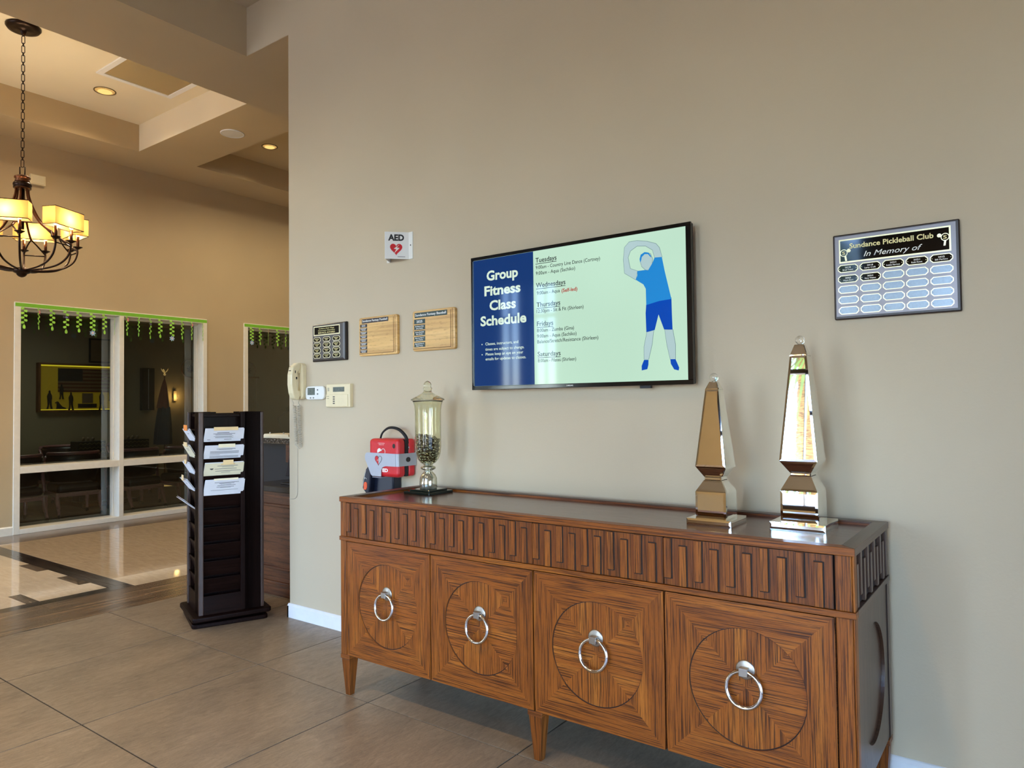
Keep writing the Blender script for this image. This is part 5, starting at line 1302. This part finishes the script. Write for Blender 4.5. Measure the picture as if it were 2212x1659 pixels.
pb('scene_plaque', [(.03, .06, .63, .94, .035, .11)], M['dark_cut']); pb('small_print_panel', [(.03, .045, .70, .88, .12, .30)], M['dull_white'])
# poster, dark wall cabinet, round seals
po = thing('framed_poster', 'dim framed poster high on the meeting room wall behind the glass', 'poster', (XC, 2.75, 2.35)); 
b = MB(); b.box(0, .02, 0, .62, 0, .45); b.build('frame', M['dark_cut'], po, bevel=.004)
b = MB(); b.box(.02, .023, .03, .59, .03, .42); b.build('print', M['dull_white'], po)
cb_ = thing('dark_wall_panel', 'tall black panel on the meeting room wall beside the standing flag', 'wall panel', (XC, 3.68, 1.46))
b = MB(); b.box(0, .10, 0, .24, 0, .82); b.build('panel', M['black'], cb_, bevel=.006); b = MB(); b.box(.10, .104, .115, .125, .02, .80); b.build('centre_line', M['grey_metal'], cb_)
def seal(y, z, r, label):
    t = thing('round_wall_seal', label, 'wall seal', (XC, y, z)); m_ = Matrix.Rotation(R(90), 4, 'Y')
    b = MB(); b.lathe([(.001, 0), (r, 0), (r, .02), (r * .9, .025), (.001, .02)], 32); b.xf(m_); b.build('disc', M['dull_white'], t)
    b = MB(); b.ring((0, 0, .024), r * .93, .008, 'z', 32, 6); b.xf(m_); b.build('raised_rim', M['rustic'], t)
    b = MB(); b.prism(flower(0, 0, r * .42, 8), 'z', .018, .03); b.xf(m_); b.build('centre_emblem', M['dark_cut'], t)
seal(4.70, 2.30, .20, 'round carved seal on the meeting room wall above the lamp'); seal(6.02, 2.30, .20, 'dark round seal seen through the second window')
# standing flag with an eagle finial
M['flag_red'] = plain('dull_red_flag_cloth', (120, 44, 30), .8); M['flag_blue'] = plain('navy_flag_cloth', (40, 44, 60), .8)
fg = thing('standing_flag', 'furled red and navy flag on a pole with a gold eagle finial', 'flag', (-9.30, 3.96, 0))
b = MB(); b.tube([(0, 0, .03), (0, 0, 2.12)], .013, 8); b.build('pole', M['rustic'], fg); MB().lathe([(.17, 0), (.17, .02), (.05, .05), (.02, .08)], 20).build('base', M['reflector'], fg)
def cloth(z0, z1, r0, r1):
    b = MB(); n = 24; pr = []
    for j in range(9):
        t = j / 8; r = r0 + (r1 - r0) * t ** .7
        pr.append([(r * (1 + .22 * sin(5 * 2 * pi * k / n + j * .2)) * cos(2 * pi * k / n), r * .7 * (1 + .22 * sin(5 * 2 * pi * k / n + j * .2)) * sin(2 * pi * k / n) - .03 * t, z0 + (z1 - z0) * t) for k in range(n)])
    for row in pr: b.v += row
    for j in range(8):
        for k in range(n): b.face([j * n + k, j * n + (k + 1) % n, (j + 1) * n + (k + 1) % n, (j + 1) * n + k], None, 0, True)
    return b
cloth(2.06, 1.50, .012, .13).build('upper_cloth', M['flag_red'], fg); cloth(1.52, .80, .125, .19).build('lower_cloth', M['flag_blue'], fg)
b = MB(); b.ball((0, 0, 2.15), .025, 10, 8); b.tube([(0, 0, 2.17), (0, -.01, 2.22), (0, -.03, 2.25)], .014, 6); b.prism([(-.075, 2.27), (-.02, 2.20), (.0, 2.19), (.02, 2.20), (.075, 2.27), (.05, 2.21), (0, 2.17), (-.05, 2.21)], 'x', -.004, .004); b.build('eagle_finial', M['reflector'], fg)
# desk lamp and low credenza
cr = thing('credenza', 'low dark credenza along the meeting room wall', 'credenza', (-9.45, 5.22, 0))
b = MB(); b.box(-.22, .22, -.9, .9, 0, .80); b.build('body', M['espresso'], cr, bevel=.004); b = MB(); b.box(-.23, .235, -.92, .92, .80, .83); b.build('top', M['espresso'], cr, bevel=.004)
b = MB()
for k in range(3): b.box(.22, .232, -.86 + k * .59, -.31 + k * .59, .06, .76)
b.build('door', M['desk'], cr, bevel=.003)
def desk_lamp(x, y, z, rz, label):
    t = thing('desk_lamp', label, 'lamp', (x, y, z), rz)
    MB().lathe([(.09, 0), (.09, .015), (.02, .025)], 20).build('base', M['black'], t)
    b = MB(); b.tube([(0, 0, .02), (-.10, 0, .42), (.12, 0, .62)], .008, 6); b.build('arm', M['black'], t)
    b = MB(); b.lathe([(.02, .10), (.05, .08), (.09, 0), (.085, .0)], 18, cap=False); b.xf(Matrix.Translation((.16, 0, .58)) @ Matrix.Rotation(R(-25), 4, 'Y')); b.build('lamp_head', M['black'], t)
desk_lamp(-9.40, 4.62, .83, 0, 'black desk lamp on the credenza below the carved seal'); desk_lamp(-8.9, 6.35, .83, R(40), 'black desk lamp seen through the second window')
cr.scale = (1, .75, 1); cr2 = copy_tree(cr); cr2.location = (-9.0, 6.5, 0); cr2.rotation_euler = (0, 0, 0); cr2.scale = (1, .5, 1); cr2['label'] = 'second dark credenza carrying a lamp behind the second window'
# added ambient fill for the meeting room, out of view, no fitting built
lamp('meeting_fill', 'AREA', (-7.8, 1.2, 3.05), 5.0, (.92, 1.0, .90), size=1.1)
# warm sconce washing the wall
M['sconce'] = glow('warm_sconce_shade', (255, 190, 90), .22, (.4, .3, .2), .7)
sc_ = thing('wall_sconce', 'small warm light washing the meeting room wall beside the flag', 'wall light', (XC, 4.36, 1.74))
b = MB(); b.box(0, .02, -.04, .04, -.04, .04); b.build('mount', M['dark_cut'], sc_); b = MB(); b.box(.02, .05, -.03, .03, -.10, .10); b.build('shade', M['conf_wall'], sc_, bevel=.004)
lamp('sconce_lamp', 'POINT', (XC + .12, 4.36, 1.72), 1.1, (1.0, .62, .22), shadow_soft_size=.05)
# curtain panel seen through the second window
cu = thing('curtain_panel', 'pale gathered curtain panel behind the second window', 'curtain', (XC + .04, 6.02, 0)); b = MB(); n = 40
for z_ in (.1, 2.14):
    for k in range(n + 1): b.v.append((.03 + .02 * sin(k * 1.6), -.20 + .38 * k / n, z_))
for k in range(n): b.face([k, k + 1, n + 2 + k, n + 1 + k], None, 0, True)
M['curtain'] = plain('tan_curtain', (150, 120, 78), .8); b.build('fabric', M['curtain'], cu); b = MB(); b.box(0, .05, -.26, .24, 2.13, 2.17); b.build('rail', M['rustic'], cu)

# meeting table with a zigzag box, and captain's chairs on castors
M['mahogany'] = wood('mahogany_chair_wood', (70, 40, 42), (150, 98, 100), (170, 116, 116), .3, .4, lines=60, contrast=.5); M['leather'] = plain('dark_oxblood_leather', (34, 26, 32), .35, var=.08, scale=8)
tb_ = thing('meeting_table', 'long dark meeting table behind the interior windows', 'table', (-7.75, 2.1, 0))
b = MB(); b.prism(rr2(-.55, .55, -1.75, 1.75, .3), 'z', .72, .76); b.build('table_top', M['espresso'], tb_, bevel=.008)
for y_ in (-1.0, 1.0):
    b = MB(); b.box(-.12, .12, -.35, .35, .06, .72); b.build('pedestal', M['espresso'], tb_, bevel=.01)
    b = MB(); b.box(-.38, .38, -.42, .42, 0, .06); b.build('pedestal_foot', M['espresso'], tb_, bevel=.01)
M['zig'] = plain('black_box_board', (26, 24, 22), .6); M['zigline'] = plain('olive_zigzag_print', (120, 112, 70), .6)
def zbox(x, y, label):
    t = thing('zigzag_box', label, 'box', (x, y, .76)); b = MB(); b.box(-.13, .13, -.20, .20, 0, .24); b.build('box_body', M['zig'], t, bevel=.003)
    b = MB()
    for j in range(3):
        pts = [(-.131 if False else .1315, -.19 + .38 * k / 12,   .06 + j * .065 + (.025 if k % 2 else 0)) for k in range(13)]
        b.tube(pts, .005, 4)
    b.build('zigzag_line', M['zigline'], t)
    b = MB()
    for k in range(3): b.lathe([(.02, .24), (.022, .28), (.012, .30)], 10, ((k - 1) * .05, -.05 + .05 * k, 0))
    b.build('small_jars', M['dull_white'], t)
zbox(-7.55, 1.84, 'black box with olive zigzag lines on the table, behind the pane with the lit picture'); zbox(-7.55, 2.52, 'zigzag-lined box on the table behind the pane with the standing flag')
def chair():
    t = thing('captain_chair', '', 'chair', (0, 0, 0))
    b = MB(); b.box(-.27, .27, -.26, .26, .36, .50); b.build('seat', M['leather'], t, bevel=.05, seg=4)
    b = MB(); b.box(-.28, .28, -.285, -.25, .31, .37); b.box(-.28, .28, .25, .285, .31, .37); b.box(.25, .285, -.25, .25, .31, .37); b.box(-.285, -.25, -.25, .25, .31, .37); b.build('seat_rail', M['mahogany'], t, bevel=.004)
    # curved back (open side towards +x)
    b = MB(); n = 16
    def bp_(a, r, z_): return (r * .92 * cos(a) + .03, r * sin(a), z_)
    for j, (z_, r0, r1) in enumerate(((.52, .25, .29), (.70, .27, .335), (.88, .30, .35), (.93, .31, .335))):
        for k in range(n + 1):
            a = R(100 + 160 * k / n); b.v.append(bp_(a, r0, z_)); b.v.append(bp_(a, r1, z_))
    m_ = 2 * (n + 1)
    for j in range(3):
        for k in range(n):
            for o_ in (0, 1):
                i0 = j * m_ + 2 * k + o_; q = [i0, i0 + 2, i0 + m_ + 2, i0 + m_]; b.face(q, None, 0, True)
    for k in range(n): b.face([2 * k, 2 * k + 1, 2 * k + 3, 2 * k + 2], None, 0); i0 = 3 * m_ + 2 * k; b.face([i0, i0 + 1, i0 + 3, i0 + 2], None, 0)
    b.build('backrest', M['leather'], t)
    b = MB(); b.tube([bp_(R(100 + 160 * k / n), .325, .94) for k in range(n + 1)], .022, 6, flat=1.3); b.build('crest_rail', M['mahogany'], t)
    for s_ in (-1, 1):
        b = MB(); b.tube(bez([(-.03, s_ * .33, .90), (.10, s_ * .33, .74), (.24, s_ * .31, .66), (.27, s_ * .29, .50), (.265, s_ * .275, .34)], 5), .022, 6, flat=1.3); b.build('arm', M['mahogany'], t)
        for fx, bend in ((.255, .0), (-.255, -.10)):
            b = MB(); b.tube(bez([(fx, s_ * .262, .36), (fx + bend * .2, s_ * .262, .24), (fx + bend * .6, s_ * .262, .14), (fx + bend, s_ * .262, .06)], 5), [.028] * 10 + [.02] * 6, 6); lg = b.build('leg', M['mahogany'], t)
            b = MB(); b.lathe([(.012, .062), (.012, .045)], 8, (fx + bend, s_ * .262, 0)); b.tube([(fx + bend, s_ * .262 - .014, .026), (fx + bend, s_ * .262 + .014, .026)], .026, 12); b.build('castor', M['black'], lg)
    return t
c0 = chair(); spots = [(-6.63, .52, 180 + 4, 'nearest captain chair with purple-brown legs behind the lower left pane'), (-6.75, 1.30, 174, 'captain chair next to the mullion, legs dimly seen'), (-6.72, 2.16, 186, 'captain chair with pale crest rail behind the second lower pane'), (-6.70, 2.92, 182, 'captain chair seen just beside the brochure rack'),
    (-8.62, 1.9, 4, 'captain chair across the table beneath the picture'), (-8.62, 2.95, -3, 'captain chair across the table in front of the black panel')]
for i, (x, y, a, lb) in enumerate(spots):
    c_ = c0 if i == 0 else copy_tree(c0); c_.location = (x, y, 0); c_.scale = (1, 1, .94); c_.rotation_euler = (0, 0, R(a)); c_['label'] = lb; c_['group'] = "captain's chairs around the meeting table"

# added fill lamps brightening the gallery, out of view and without fittings
for x, y, z in ((-2.5, -2.2, 5.08), (-4.2, -2.0, 5.08), (-2.6, 3.9, 5.05), (-4.2, 4.3, 5.05)):
    lamp('gallery_fill', 'SPOT', (x, y, z), 26, (1.0, .84, .58), spot_size=R(168), spot_blend=1.0, shadow_soft_size=.08)
# the lobby's warm recessed lamps, out of the frame above the camera
for i, (x, y) in enumerate(LAMPS):
    lamp('lobby_spot', 'SPOT', (x, y, ZC - .03), 84, (1.0, .72, .38), spot_size=R(120), spot_blend=.8, shadow_soft_size=.08)
